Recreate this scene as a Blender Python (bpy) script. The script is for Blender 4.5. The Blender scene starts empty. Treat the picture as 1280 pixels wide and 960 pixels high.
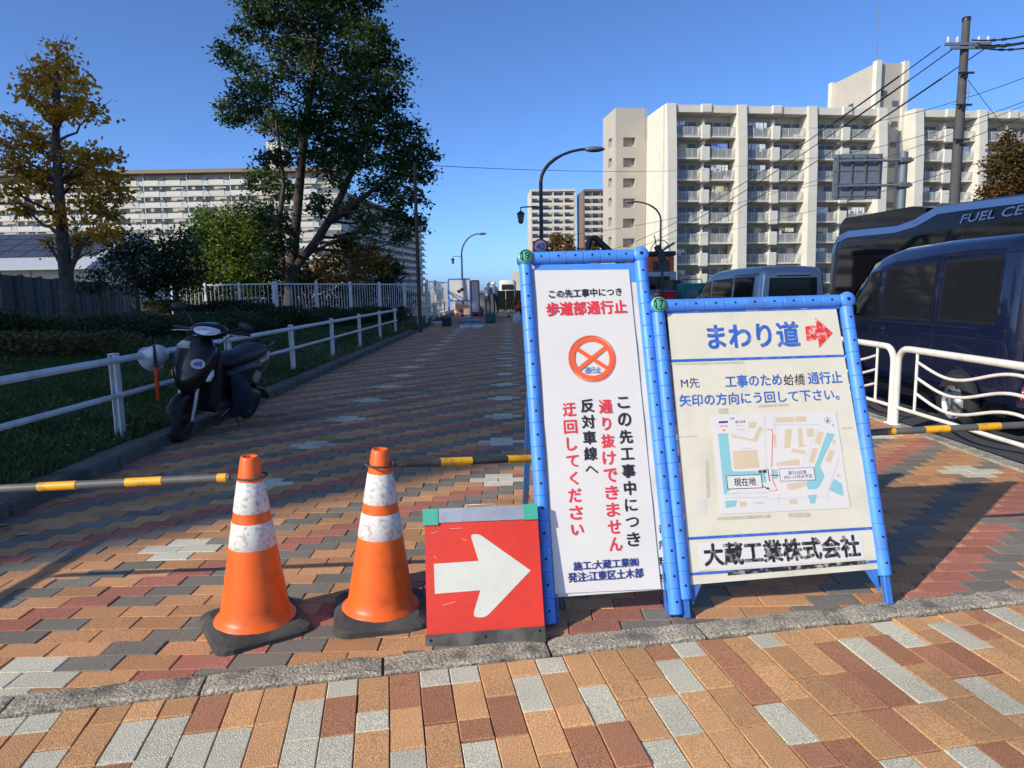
import bpy, math, random
import numpy as np
from mathutils import Matrix, Vector
R = math.radians
random.seed(7)
SC = bpy.context.scene
COL = SC.collection

# ---------------------------------------------------------------- camera
CAM_H, FPX, PITCH, ROLL = 1.32, 870.0, math.atan(118/870), R(1.0)
_c, _s, _cr, _sr = math.cos(PITCH), math.sin(PITCH), math.cos(ROLL), math.sin(ROLL)
cam_d = bpy.data.cameras.new('camera'); cam = bpy.data.objects.new('camera', cam_d); COL.objects.link(cam)
cam_d.sensor_width = 36; cam_d.lens = FPX/1280*36; cam_d.clip_start = .05; cam_d.clip_end = 4000
r0, u0, f0 = Vector((1, 0, 0)), Vector((0, _s, _c)), Vector((0, _c, -_s))
ri, ui = r0*_cr - u0*_sr, r0*_sr + u0*_cr
cam.matrix_world = Matrix(((ri.x, ui.x, -f0.x, 0), (ri.y, ui.y, -f0.y, 0), (ri.z, ui.z, -f0.z, CAM_H), (0, 0, 0, 1)))
SC.camera = cam

# ---------------------------------------------------------------- light
SUN_AZ, SUN_EL = R(53.2), R(29.4)             # heading of the light over the ground (from +Y towards +X), height
world = bpy.data.worlds.new('World'); SC.world = world; world.use_nodes = True
wn = world.node_tree.nodes; bg = wn['Background']
sky = wn.new('ShaderNodeTexSky'); sky.sky_type = 'NISHITA'; sky.sun_disc = False
sky.sun_elevation = SUN_EL; sky.sun_rotation = SUN_AZ + math.pi
sky.altitude = 0; sky.air_density = .54; sky.dust_density = .95; sky.ozone_density = 7.0
hs_ = wn.new('ShaderNodeHueSaturation'); hs_.inputs['Saturation'].default_value = 1.0; tint = wn.new('ShaderNodeMix'); tint.data_type = 'RGBA'; tint.blend_type = 'MULTIPLY'; tint.inputs[0].default_value = 1; tint.inputs[7].default_value = (.91, .995, 1.05, 1)   # white balance of the whole sky
world.node_tree.links.new(sky.outputs[0], hs_.inputs['Color']); world.node_tree.links.new(hs_.outputs[0], tint.inputs[6]); world.node_tree.links.new(tint.outputs[2], bg.inputs[0]); bg.inputs[1].default_value = .15
sun_d = bpy.data.lights.new('sun', 'SUN'); sun = bpy.data.objects.new('sun', sun_d); COL.objects.link(sun)
sun_d.energy = 3.4; sun_d.angle = R(.53); sun_d.color = (1, .915, .77)
ld = Vector((math.sin(SUN_AZ)*math.cos(SUN_EL), math.cos(SUN_AZ)*math.cos(SUN_EL), -math.sin(SUN_EL)))
sun.rotation_euler = ld.to_track_quat('-Z', 'Y').to_euler()
vs = SC.view_settings; vs.view_transform = 'Standard'; vs.look = 'None'; vs.exposure = .56; vs.gamma = 1
SC.cycles.max_bounces = 6; SC.cycles.diffuse_bounces = 3; SC.cycles.transparent_max_bounces = 8

# ---------------------------------------------------------------- pixel of the photograph -> direction -> point
def ray(px, py):
    x0, y0 = (px-640)/FPX, -(py-480)/FPX
    x, y = _cr*x0 + _sr*y0, -_sr*x0 + _cr*y0
    return Vector((x, _c + y*_s, -_s + y*_c))
def gnd(px, py, z=0.):
    d = ray(px, py); return Vector((0, 0, CAM_H)) + d*((z-CAM_H)/d.z)
def aty(px, py, Y):
    d = ray(px, py); return Vector((0, 0, CAM_H)) + d*(Y/d.y)
def atx(px, py, X):
    d = ray(px, py); return Vector((0, 0, CAM_H)) + d*(X/d.x)

# ---------------------------------------------------------------- materials
MATS = {}
def mat(name, col, rough=.6, metal=0., var=.12, vs_=4., fine=0., fs=300., bump=0., bs=120., coat=0., dirt=None, damt=.5, dscale=6., island=0., world_co=False, spec=.5):
    """Principled colour with broad variation, fine speckle, bump, blotchy dirt and per-piece variation."""
    m = bpy.data.materials.new(name); m.use_nodes = True; MATS[name] = m
    nt = m.node_tree; N = nt.nodes; L = nt.links; b = N['Principled BSDF']
    b.inputs['Roughness'].default_value = rough; b.inputs['Metallic'].default_value = metal
    b.inputs['Specular IOR Level'].default_value = spec
    b.inputs['Coat Weight'].default_value = coat; b.inputs['Coat Roughness'].default_value = .04
    co = N.new('ShaderNodeNewGeometry').outputs['Position'] if world_co else N.new('ShaderNodeTexCoord').outputs['Object']
    def noise(scale, det=3.):
        n = N.new('ShaderNodeTexNoise'); n.inputs['Scale'].default_value = scale; n.inputs['Detail'].default_value = det
        L.new(co, n.inputs['Vector']); return n.outputs['Fac']
    def mr(src, a, c, lo, hi):
        n = N.new('ShaderNodeMapRange'); L.new(src, n.inputs[0])
        for i, v in zip((1, 2, 3, 4), (a, c, lo, hi)): n.inputs[i].default_value = v
        return n.outputs[0]
    def mul(a, c):
        n = N.new('ShaderNodeMath'); n.operation = 'MULTIPLY'; L.new(a, n.inputs[0])
        if isinstance(c, float): n.inputs[1].default_value = c
        else: L.new(c, n.inputs[1])
        return n.outputs[0]
    v = mr(noise(vs_), .3, .7, 1-var, 1+var)
    if fine: v = mul(v, mr(noise(fs, 2.), .32, .68, 1-fine, 1+fine))
    if island:
        g = N.new('ShaderNodeNewGeometry'); oi = N.new('ShaderNodeObjectInfo')
        ad = N.new('ShaderNodeMath'); ad.operation = 'ADD'; L.new(g.outputs['Random Per Island'], ad.inputs[0]); L.new(oi.outputs['Random'], ad.inputs[1])
        fr = N.new('ShaderNodeMath'); fr.operation = 'FRACT'; L.new(ad.outputs[0], fr.inputs[0])
        v = mul(v, mr(fr.outputs[0], 0, 1, 1-island, 1+island))
    h = N.new('ShaderNodeHueSaturation'); h.inputs['Color'].default_value = (*col, 1); L.new(v, h.inputs['Value'])
    out = h.outputs[0]
    if dirt:
        mx = N.new('ShaderNodeMix'); mx.data_type = 'RGBA'
        L.new(mr(noise(dscale, 6.), .5, .68, 0, damt), mx.inputs[0]); L.new(out, mx.inputs[6]); mx.inputs[7].default_value = (*dirt, 1)
        out = mx.outputs[2]
    L.new(out, b.inputs['Base Color'])
    if bump:
        bp = N.new('ShaderNodeBump'); bp.inputs['Strength'].default_value = bump; bp.inputs['Distance'].default_value = .01
        L.new(noise(bs, 4.), bp.inputs['Height']); L.new(bp.outputs[0], b.inputs['Normal'])
    return m
def leafmat(name, c1, c2, trans=.35):
    m = bpy.data.materials.new(name); m.use_nodes = True; MATS[name] = m
    nt = m.node_tree; N = nt.nodes; L = nt.links; N.remove(N['Principled BSDF']); out = N['Material Output']
    g = N.new('ShaderNodeNewGeometry'); n = N.new('ShaderNodeTexNoise'); n.inputs['Scale'].default_value = .9; n.inputs['Detail'].default_value = 3
    L.new(g.outputs['Position'], n.inputs['Vector'])
    ad = N.new('ShaderNodeMath'); ad.operation = 'MULTIPLY_ADD'; L.new(g.outputs['Random Per Island'], ad.inputs[0]); ad.inputs[1].default_value = .7
    mr = N.new('ShaderNodeMapRange'); L.new(n.outputs['Fac'], mr.inputs[0]); mr.inputs[1].default_value = .35; mr.inputs[2].default_value = .65; mr.inputs[3].default_value = -.3; mr.inputs[4].default_value = .55
    L.new(mr.outputs[0], ad.inputs[2])
    mx = N.new('ShaderNodeMix'); mx.data_type = 'RGBA'; L.new(ad.outputs[0], mx.inputs[0]); mx.inputs[6].default_value = (*c1, 1); mx.inputs[7].default_value = (*c2, 1)
    d = N.new('ShaderNodeBsdfPrincipled'); d.inputs['Roughness'].default_value = .5; L.new(mx.outputs[2], d.inputs['Base Color']); d.inputs['Specular IOR Level'].default_value = .35
    t = N.new('ShaderNodeBsdfTranslucent'); L.new(mx.outputs[2], t.inputs[0])
    ms = N.new('ShaderNodeMixShader'); ms.inputs[0].default_value = trans; L.new(d.outputs[0], ms.inputs[1]); L.new(t.outputs[0], ms.inputs[2]); L.new(ms.outputs[0], out.inputs[0])
    return m
M = MATS

# ---------------------------------------------------------------- objects
def tag(o, label=None, cat=None, group=None, kind=None):
    if label: o['label'] = label
    if cat: o['category'] = cat
    if group: o['group'] = group
    if kind: o['kind'] = kind
    return o
def thing(name, label, cat, loc=(0, 0, 0), rz=0., group=None):
    o = bpy.data.objects.new(name, None); COL.objects.link(o); o.empty_display_size = .2
    o.location = loc; o.rotation_euler = (0, 0, rz); return tag(o, label, cat, group)
def link(name, me, parent=None, mx=None):
    o = bpy.data.objects.new(name, me); COL.objects.link(o)
    if parent: o.parent = parent
    if mx is not None: o.matrix_local = mx
    return o
def copy_tree(o, parent=None):
    c = o.copy(); COL.objects.link(c); c.parent = parent
    for ch in list(o.children): copy_tree(ch, c)
    return c
class MB:
    """collects shapes into one mesh"""
    def __init__(s): s.v, s.f, s.m, s.sm = [], [], [], []
    def add(s, vs, fs, mi=0, smooth=False, mx=None):
        n = len(s.v); s.v += [tuple(mx @ Vector(v)) if mx is not None else tuple(v) for v in vs]
        for f in fs: s.f.append([i+n for i in f]); s.m.append(mi); s.sm.append(smooth)
        return s
    def box(s, c, d, mi=0, rot=None, bev=0., mx=None):
        x, y, z = d[0]/2, d[1]/2, d[2]/2
        mm = Matrix.Translation(c) @ (rot.to_4x4() if rot is not None else Matrix.Identity(4))
        if mx is not None: mm = mx @ mm
        if bev <= 0:
            vs = [(-x, -y, -z), (x, -y, -z), (x, y, -z), (-x, y, -z), (-x, -y, z), (x, -y, z), (x, y, z), (-x, y, z)]
            return s.add(vs, [(0, 3, 2, 1), (4, 5, 6, 7), (0, 1, 5, 4), (1, 2, 6, 5), (2, 3, 7, 6), (3, 0, 4, 7)], mi, False, mm)
        b = min(bev, x*.95, y*.95, z*.95); V = []; F = []
        for sx in (-1, 1):
            for sy in (-1, 1):
                for sz in (-1, 1):
                    V += [(sx*x, sy*(y-b), sz*(z-b)), (sx*(x-b), sy*y, sz*(z-b)), (sx*(x-b), sy*(y-b), sz*z)]
        ix = lambda a, b_, c_, k: ((a*2+b_)*2+c_)*3+k
        for a in (0, 1):
            F.append([ix(a, 0, 0, 0), ix(a, 1, 0, 0), ix(a, 1, 1, 0), ix(a, 0, 1, 0)]); F.append([ix(0, a, 0, 1), ix(1, a, 0, 1), ix(1, a, 1, 1), ix(0, a, 1, 1)]); F.append([ix(0, 0, a, 2), ix(1, 0, a, 2), ix(1, 1, a, 2), ix(0, 1, a, 2)])
            for c_ in (0, 1):
                F.append([ix(a, c_, 0, 0), ix(a, c_, 1, 0), ix(a, c_, 1, 1), ix(a, c_, 0, 1)])
                F.append([ix(a, 0, c_, 0), ix(a, 1, c_, 0), ix(a, 1, c_, 2), ix(a, 0, c_, 2)])
                F.append([ix(0, a, c_, 1), ix(1, a, c_, 1), ix(1, a, c_, 2), ix(0, a, c_, 2)])
                for d_ in (0, 1): F.append([ix(a, c_, d_, 0), ix(a, c_, d_, 1), ix(a, c_, d_, 2)])
        cen = Vector((0, 0, 0)); G = []
        for f in F:
            p = [Vector(V[i]) for i in f]; n = (p[1]-p[0]).cross(p[2]-p[0])
            G.append(f if n.dot(sum(p, Vector()) / len(p)) > 0 else f[::-1])
        return s.add(V, G, mi, False, mm)
    def tube(s, pts, r, seg=8, mi=0, smooth=True, caps=True, mx=None, closed=False):
        pts = [Vector(p) for p in pts]; n = len(pts); rs = r if hasattr(r, '__len__') else [r]*n
        V = []; F = []; prev = None
        for i, p in enumerate(pts):
            a = pts[(i-1) % n] if (closed or i > 0) else p; b = pts[(i+1) % n] if (closed or i < n-1) else p
            t = (b-a).normalized()
            if prev is None:
                ref = Vector((0, 0, 1)) if abs(t.z) < .9 else Vector((1, 0, 0)); e = t.cross(ref).normalized()
            else:
                e = prev - t*prev.dot(t); e = e.normalized() if e.length > 1e-6 else t.orthogonal().normalized()
            prev = e; w = t.cross(e)
            for k in range(seg):
                an = 2*math.pi*k/seg; V.append(p + (e*math.cos(an) + w*math.sin(an))*rs[i])
        rng = n if closed else n-1
        for i in range(rng):
            j = (i+1) % n
            for k in range(seg):
                k2 = (k+1) % seg; F.append((i*seg+k, i*seg+k2, j*seg+k2, j*seg+k))
        s.add(V, F, mi, smooth, mx)
        if caps and not closed:
            s.add(V[:seg], [tuple(range(seg))[::-1]], mi, False, mx); s.add(V[-seg:], [tuple(range(seg))], mi, False, mx)
        return s
    def bar(s, p, q, w, h, mi=0, mx=None, bev=0.):
        p, q = Vector(p), Vector(q); d = q-p; rot = d.to_track_quat('X', 'Z').to_matrix()
        return s.box((p+q)/2, (d.length, w, h), mi, rot, bev, mx)
    def lathe(s, prof, seg=24, mi=0, smooth=True, mx=None, caps=True):
        V = []; F = []
        for r, z in prof:
            for k in range(seg): a = 2*math.pi*k/seg; V.append((r*math.cos(a), r*math.sin(a), z))
        for i in range(len(prof)-1):
            for k in range(seg):
                k2 = (k+1) % seg; F.append((i*seg+k, i*seg+k2, (i+1)*seg+k2, (i+1)*seg+k))
        s.add(V, F, mi, smooth, mx)
        if caps:
            if prof[0][0] > 1e-5: s.add(V[:seg], [tuple(range(seg))[::-1]], mi, False, mx)
            if prof[-1][0] > 1e-5: s.add(V[-seg:], [tuple(range(seg))], mi, False, mx)
        return s
    def prism(s, poly, t0, t1, mi=0, mx=None):
        """2D polygon (x, z plane) extruded along y from t0 to t1"""
        n = len(poly); V = [(x, t0, z) for x, z in poly] + [(x, t1, z) for x, z in poly]
        F = [tuple(range(n)), tuple(range(n, 2*n))[::-1]] + [(i, i+n, (i+1) % n+n, (i+1) % n) for i in range(n)]
        return s.add(V, F, mi, False, mx)
    def slab(s, poly, z0, z1, mi=0, mx=None):
        n = len(poly); V = [(x, y, z0) for x, y in poly] + [(x, y, z1) for x, y in poly]
        F = [tuple(range(n))[::-1], tuple(range(n, 2*n))] + [(i, (i+1) % n, (i+1) % n+n, i+n) for i in range(n)]
        return s.add(V, F, mi, False, mx)
    def loft(s, rings, mi=0, smooth=True, caps=True, mx=None):
        n = len(rings[0]); V = [p for r in rings for p in r]; F = []
        for i in range(len(rings)-1):
            for k in range(n):
                k2 = (k+1) % n; F.append((i*n+k, i*n+k2, (i+1)*n+k2, (i+1)*n+k))
        s.add(V, F, mi, smooth, mx)
        if caps: s.add(rings[0], [tuple(range(n))[::-1]], mi, False, mx); s.add(rings[-1], [tuple(range(n))], mi, False, mx)
        return s
    def ball(s, c, r, mi=0, seg=12, rings=8, mx=None):
        r = r if hasattr(r, '__len__') else (r, r, r); V = []; F = []
        for i in range(rings+1):
            t = math.pi*i/rings
            for k in range(seg): a = 2*math.pi*k/seg; V.append((c[0]+r[0]*math.sin(t)*math.cos(a), c[1]+r[1]*math.sin(t)*math.sin(a), c[2]-r[2]*math.cos(t)))
        for i in range(rings):
            for k in range(seg): k2 = (k+1) % seg; F.append((i*seg+k, i*seg+k2, (i+1)*seg+k2, (i+1)*seg+k))
        return s.add(V, F, mi, True, mx)
    def mesh(s, name, mats):
        me = bpy.data.meshes.new(name); me.from_pydata(s.v, [], s.f)
        for m in (mats if isinstance(mats, (list, tuple)) else [mats]): me.materials.append(MATS[m])
        me.polygons.foreach_set('material_index', s.m); me.polygons.foreach_set('use_smooth', s.sm); me.update(); return me
    def build(s, name, mats, parent=None, mx=None): return link(name, s.mesh(name, mats), parent, mx)
def ring(cx, cy, cz, a, b, n=12, e=2.4, plane='xy'):
    """superellipse ring"""
    P = []
    for k in range(n):
        t = 2*math.pi*k/n; c, s_ = math.cos(t), math.sin(t)
        x = a*math.copysign(abs(c)**(2/e), c); y = b*math.copysign(abs(s_)**(2/e), s_)
        P.append((cx+x, cy+y, cz) if plane == 'xy' else (cx+x, cy, cz+y))
    return P
def npmesh(name, V, F, mats, midx=None):
    """fast mesh of quads (or tris) from numpy arrays"""
    me = bpy.data.meshes.new(name); nf, k = F.shape
    me.vertices.add(len(V)); me.vertices.foreach_set('co', np.ascontiguousarray(V, dtype=np.float32).ravel())
    me.loops.add(nf*k); me.loops.foreach_set('vertex_index', np.ascontiguousarray(F, dtype=np.int32).ravel())
    me.polygons.add(nf); me.polygons.foreach_set('loop_start', np.arange(0, nf*k, k, dtype=np.int32)); me.polygons.foreach_set('loop_total', np.full(nf, k, dtype=np.int32))
    for m in (mats if isinstance(mats, (list, tuple)) else [mats]): me.materials.append(MATS[m])
    if midx is not None: me.polygons.foreach_set('material_index', np.ascontiguousarray(midx, dtype=np.int32))
    me.update(calc_edges=True); return me
def text_mesh(name, txt, u0, u1, v0, v1, material, bold=.0, vertical=False, shear=0., spacing=1.):
    """lettering fitted into a box, lying in the x-z plane facing -y"""
    cu = bpy.data.curves.new(name, 'FONT'); cu.body = '\n'.join(txt) if vertical else txt
    cu.align_x = 'CENTER' if vertical else 'LEFT'; cu.size = 1; cu.resolution_u = 3; cu.shear = shear; cu.space_character = spacing
    if vertical: cu.space_line = 1.02
    o = bpy.data.objects.new(name, cu); COL.objects.link(o); dg = bpy.context.evaluated_depsgraph_get(); dg.update()
    me = bpy.data.meshes.new_from_object(o.evaluated_get(dg)); bpy.data.objects.remove(o)
    n = len(me.vertices); a = np.zeros(n*3, dtype=np.float32); me.vertices.foreach_get('co', a); a = a.reshape(-1, 3)
    lo, hi = a.min(0), a.max(0); b = np.zeros_like(a)
    b[:, 0] = u0 + (a[:, 0]-lo[0])/(hi[0]-lo[0])*(u1-u0); b[:, 2] = v0 + (a[:, 1]-lo[1])/(hi[1]-lo[1])*(v1-v0)
    if bold:                                                # heavier strokes: the same glyphs laid over themselves, nudged
        me.calc_loop_triangles(); T = np.zeros(len(me.loop_triangles)*3, dtype=np.int32); me.loop_triangles.foreach_get('vertices', T); T = T.reshape(-1, 3)
        rows = max(1, txt.count('\n')+1); e = bold*(v1-v0)*.9; VV = []; FF = []
        for k, (dx, dz) in enumerate([(0, 0), (1, 0), (-1, 0), (0, 1), (0, -1), (.7, .7), (-.7, -.7), (.7, -.7), (-.7, .7)]):
            c = b*1.; c[:, 0] += dx*e; c[:, 2] += dz*e; c[:, 1] -= k*.00003; VV.append(c); FF.append(T+k*n)
        bpy.data.meshes.remove(me); return npmesh(name, np.vstack(VV), np.vstack(FF), material)
    me.vertices.foreach_set('co', b.ravel()); me.materials.clear(); me.materials.append(MATS[material]); me.update(); return me

# ---------------------------------------------------------------- palette
BR = dict(world_co=True, fine=.4, fs=230., bump=.5, bs=260., dirt=(.10, .085, .065), damt=.22, dscale=2.2, rough=.85, spec=.3, vs_=.8, var=.1)
mat('paver_orange', (.54, .275, .125), island=.2, **BR)
mat('paver_red', (.43, .165, .11), island=.14, **BR)
mat('paver_grey', (.215, .19, .15), island=.14, **BR)
mat('paver_white', (.60, .56, .42), island=.07, **BR)
mat('paver_tan', (.60, .325, .145), island=.19, **BR)
mat('paver_brown', (.42, .19, .10), island=.14, **BR)
mat('joint_sand', (.07, .06, .048), rough=.95, world_co=True, fine=.3, bump=.3)
mat('kerb_stone', (.36, .315, .235), rough=.9, world_co=True, fine=.5, fs=110, bump=.9, bs=90, dirt=(.07, .065, .05), damt=.75, dscale=9, island=.06)
mat('kerb_dark', (.125, .112, .09), rough=.9, world_co=True, fine=.45, fs=90, bump=.8, bs=80, dirt=(.05, .055, .03), damt=.8, dscale=3)
mat('asphalt', (.055, .055, .056), rough=.9, world_co=True, fine=.35, fs=150, bump=.4, bs=200)
mat('soil', (.06, .05, .033), rough=.95, world_co=True, fine=.4, fs=25, bump=.5, bs=30)
mat('earth_far', (.12, .12, .105), rough=.95, world_co=True, vs_=.05, var=.3)
mat('cone_orange', (.85, .13, .012), rough=.42, var=.07, vs_=9, dirt=(.30, .07, .025), damt=.4, dscale=14)
mat('cone_white', (.66, .65, .61), rough=.5, var=.05, dirt=(.26, .20, .13), damt=.7, dscale=55)
mat('rubber', (.05, .048, .043), rough=.85, var=.25, vs_=14, bump=.2, dirt=(.14, .125, .10), damt=.6, dscale=8)
mat('bar_black', (.035, .036, .034), rough=.5, dirt=(.12, .11, .1), damt=.4, dscale=10)
mat('bar_grey', (.10, .10, .095), rough=.55, dirt=(.2, .18, .15), damt=.3, dscale=10)
mat('bar_yellow', (.80, .40, .012), rough=.45, dirt=(.16, .10, .04), damt=.7, dscale=16)
mat('sign_blue', (.07, .27, .82), rough=.45, var=.1, vs_=8, dirt=(.10, .17, .35), damt=.45, dscale=14)
mat('sign_steel_blue', (.035, .16, .50), rough=.5, dirt=(.16, .08, .04), damt=.7, dscale=9)
mat('hole', (.01, .012, .03), rough=.9)
mat('tape_green', (.10, .42, .26), rough=.35, var=.25, vs_=40)
mat('paper', (.67, .65, .61), rough=.45, var=.02, coat=.15)
mat('board_white', (.66, .65, .58), rough=.6, var=.05, dirt=(.50, .47, .36), damt=.6, dscale=5)
mat('board_cream', (.67, .635, .50), rough=.55, var=.05, dirt=(.47, .43, .31), damt=.55, dscale=4)
mat('tape_old', (.52, .48, .36), rough=.6, var=.2, vs_=30, dirt=(.3, .26, .17), damt=.7, dscale=30)
mat('ink_black', (.012, .012, .016), rough=.6)
mat('ink_worn', (.014, .014, .015), rough=.6, dirt=(.6, .58, .5), damt=.6, dscale=45)
mat('ink_red', (.72, .035, .05), rough=.5)
mat('ink_orange', (.85, .12, .03), rough=.5)
mat('ink_navy', (.02, .035, .20), rough=.5)
mat('ink_blue', (.03, .12, .48), rough=.5, dirt=(.35, .42, .55), damt=.35, dscale=25)
mat('ink_red_worn', (.72, .04, .035), rough=.5, dirt=(.75, .6, .52), damt=.8, dscale=60)
mat('map_water', (.24, .50, .53), rough=.5, var=.03)
mat('map_tan', (.60, .49, .33), rough=.5, var=.03)
mat('map_grey', (.50, .50, .52), rough=.5)
mat('arrow_red', (.60, .032, .010), rough=.42, var=.07, dirt=(.42, .03, .02), damt=.35, dscale=30)
mat('arrow_white', (.57, .58, .50), rough=.35, var=.05, fine=.06, fs=500, dirt=(.45, .46, .38), damt=.22, dscale=40)
mat('alloy', (.42, .43, .43), rough=.4, metal=.7, var=.1, vs_=20)
mat('corner_green', (.045, .36, .24), rough=.45)
mat('dark_strip', (.045, .043, .04), rough=.8, var=.3, vs_=25, dirt=(.16, .15, .13), damt=.6, dscale=10)
mat('fence_paint', (.62, .63, .62), rough=.45, var=.06, dirt=(.34, .33, .29), damt=.5, dscale=6)
mat('rail_white', (.74, .72, .64), rough=.4, var=.04, dirt=(.42, .36, .26), damt=.35, dscale=7)
mat('block_wall', (.16, .15, .13), rough=.9, var=.25, vs_=2, fine=.2, fs=60, dirt=(.04, .04, .035), damt=.85, dscale=1.6)
mat('bark', (.085, .065, .048), rough=.95, var=.3, vs_=6, fine=.4, fs=22, bump=.9, bs=18)
mat('bark_tan', (.07, .052, .037), rough=.95, var=.3, vs_=3, fine=.4, fs=16, bump=.9, bs=14)
mat('wood_pole', (.075, .055, .042), rough=.9, var=.2)
mat('concrete_pole', (.075, .072, .07), rough=.85, var=.12)
mat('lamp_black', (.018, .018, .02), rough=.4)
mat('lamp_grey', (.10, .105, .11), rough=.5)
mat('galv', (.16, .185, .215), rough=.55, metal=.3, var=.1)
mat('cable', (.012, .012, .013), rough=.7)
leafmat('leaf_ginkgo', (.48, .26, .022), (.80, .43, .04), .5)
leafmat('leaf_camphor', (.02, .045, .013), (.075, .125, .028), .28)
leafmat('leaf_bright', (.08, .15, .024), (.22, .28, .04), .45)
leafmat('leaf_dark', (.022, .044, .015), (.065, .092, .026), .28)
leafmat('leaf_autumn', (.25, .14, .02), (.34, .22, .035), .35)
leafmat('leaf_mix', (.06, .085, .02), (.20, .13, .04), .32)
leafmat('leaf_rust', (.09, .07, .02), (.22, .12, .03), .35)
leafmat('grass', (.045, .085, .022), (.11, .165, .045), .35)
leafmat('dead_leaf', (.30, .21, .09), (.50, .42, .25), .1)
# ================================================================ ground, road, path, kerbs
def proj(P):
    q = np.asarray(P, float) - [0, 0, CAM_H]
    dep = q[:, 1]*_c - q[:, 2]*_s; up = q[:, 1]*_s + q[:, 2]*_c
    x, y = q[:, 0]/dep, up/dep
    return np.stack([640+FPX*(_cr*x-_sr*y), 480-FPX*(_sr*x+_cr*y), dep], 1)
tag(MB().slab([(-900, -300), (900, -300), (900, 2200), (-900, 2200)], -.5, -.14).build('ground', 'earth_far'), kind='structure')
tag(MB().slab([(-2, -60), (15, -60), (15, 250), (-12, 250), (-2, 60)], -.3, -.1).build('road', 'asphalt'), kind='structure')
KA = R(10.); KT = Vector((math.cos(KA), math.sin(KA))); KN = Vector((-math.sin(KA), math.cos(KA))); KO = Vector((0, 2.42))
def kp(t, n): p = KO + KT*t + KN*n; return (p.x, p.y)
def path_right(y): return 3.52 if y < 13 else max(1.25, 3.52-(y-13)*.15)
PL = -3.08
pth = tag(MB().slab([kp(-7, .0), kp(7, 0), (3.55, 13), (1.3, 28), (1.0, 60), (-3.1, 60), (-3.15, 3), (-6, 2.0)][0:1] + [kp(3.65, 0), (3.6, 13), (1.32, 28.2), (1.1, 60), (-3.1, 60), (-3.15, 1.9), kp(-3.3, 0)], -.09, -.010).build('path', 'joint_sand'), kind='structure')
apron = tag(MB().slab([kp(-9, 0), (-9, -5), (9, -5), kp(9, 0)], -.092, -.0102).build('pavement', 'joint_sand'), kind='structure')

def clip(poly, nx, ny, c):
    """keep nx*x + ny*y >= c"""
    out = []
    for i, p in enumerate(poly):
        q = poly[(i+1) % len(poly)]; a = nx*p[0]+ny*p[1]-c; b = nx*q[0]+ny*q[1]-c
        if a >= 0: out.append(p)
        if (a >= 0) != (b >= 0): t = a/(a-b); out.append((p[0]+(q[0]-p[0])*t, p[1]+(q[1]-p[1])*t))
    return out
def area(poly): return .5*abs(sum(p[0]*q[1]-q[0]*p[1] for p, q in zip(poly, poly[1:]+poly[:1])))
def paver_poly(mb, poly, mi, z=0., h=.032, bv=.0035):
    cx, cy = sum(p[0] for p in poly)/len(poly), sum(p[1] for p in poly)/len(poly); n = len(poly)
    def ins(p, d): L = math.hypot(p[0]-cx, p[1]-cy); k = max(.05, 1-d*1.35/max(L, 1e-4)); return cx+(p[0]-cx)*k, cy+(p[1]-cy)*k
    V = [(*ins(p, bv), z) for p in poly] + [(*p, z-.003) for p in poly] + [(*p, z-h) for p in poly]
    F = [tuple(range(n))] + [(i+n, (i+1) % n+n, (i+1) % n, i) for i in range(n)] + [(i+2*n, (i+1) % n+2*n, (i+1) % n+n, i+n) for i in range(n)]
    mb.add(V, F, mi)
def lay(parent, pieces, mats, zjit, name, stuff):
    """pieces: (cx, cy, w, h, rot, mi, poly or None); the 300 that show largest are objects, the rest one mesh"""
    P = np.array([(p[0], p[1], 0) for p in pieces]); q = proj(P)
    vis = (q[:, 2] > .2) & (q[:, 0] > -25) & (q[:, 0] < 1305) & (q[:, 1] > 330) & (q[:, 1] < 985)
    sz = np.array([p[2]*p[3] for p in pieces])
    score = np.where(vis, sz/np.maximum(q[:, 2], .2)**3, -1.); order = np.argsort(-score); top = set(order[:299][score[order[:299]] > 0].tolist())
    rest = MB(); cache = {}
    for i, (cx, cy, w, h, rot, mi, poly) in enumerate(pieces):
        dz = random.gauss(0, zjit)
        if i in top:
            if poly is None:
                key = (round(w, 3), round(h, 3), mi)
                if key not in cache:
                    b = MB(); paver_poly(b, [(-w/2, -h/2), (w/2, -h/2), (w/2, h/2), (-w/2, h/2)], 0); cache[key] = b.mesh('paver', mats[mi])
                o = link('paver', cache[key], parent); o.location = (cx, cy, dz); o.rotation_euler = (random.gauss(0, .010), random.gauss(0, .006), rot+random.gauss(0, .003))
            else:
                b = MB(); paver_poly(b, [(x-cx, y-cy) for x, y in poly], 0); o = b.build('paver', mats[mi], parent); o.location = (cx, cy, dz)
        else:
            if poly is None:
                c, s = math.cos(rot), math.sin(rot)
                poly = [(cx+c*x-s*y, cy+s*x+c*y) for x, y in ((-w/2, -h/2), (w/2, -h/2), (w/2, h/2), (-w/2, h/2))]
            paver_poly(rest, poly, mi, dz)
    if rest.v: tag(rest.build(stuff, mats, parent), kind='stuff')
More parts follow.
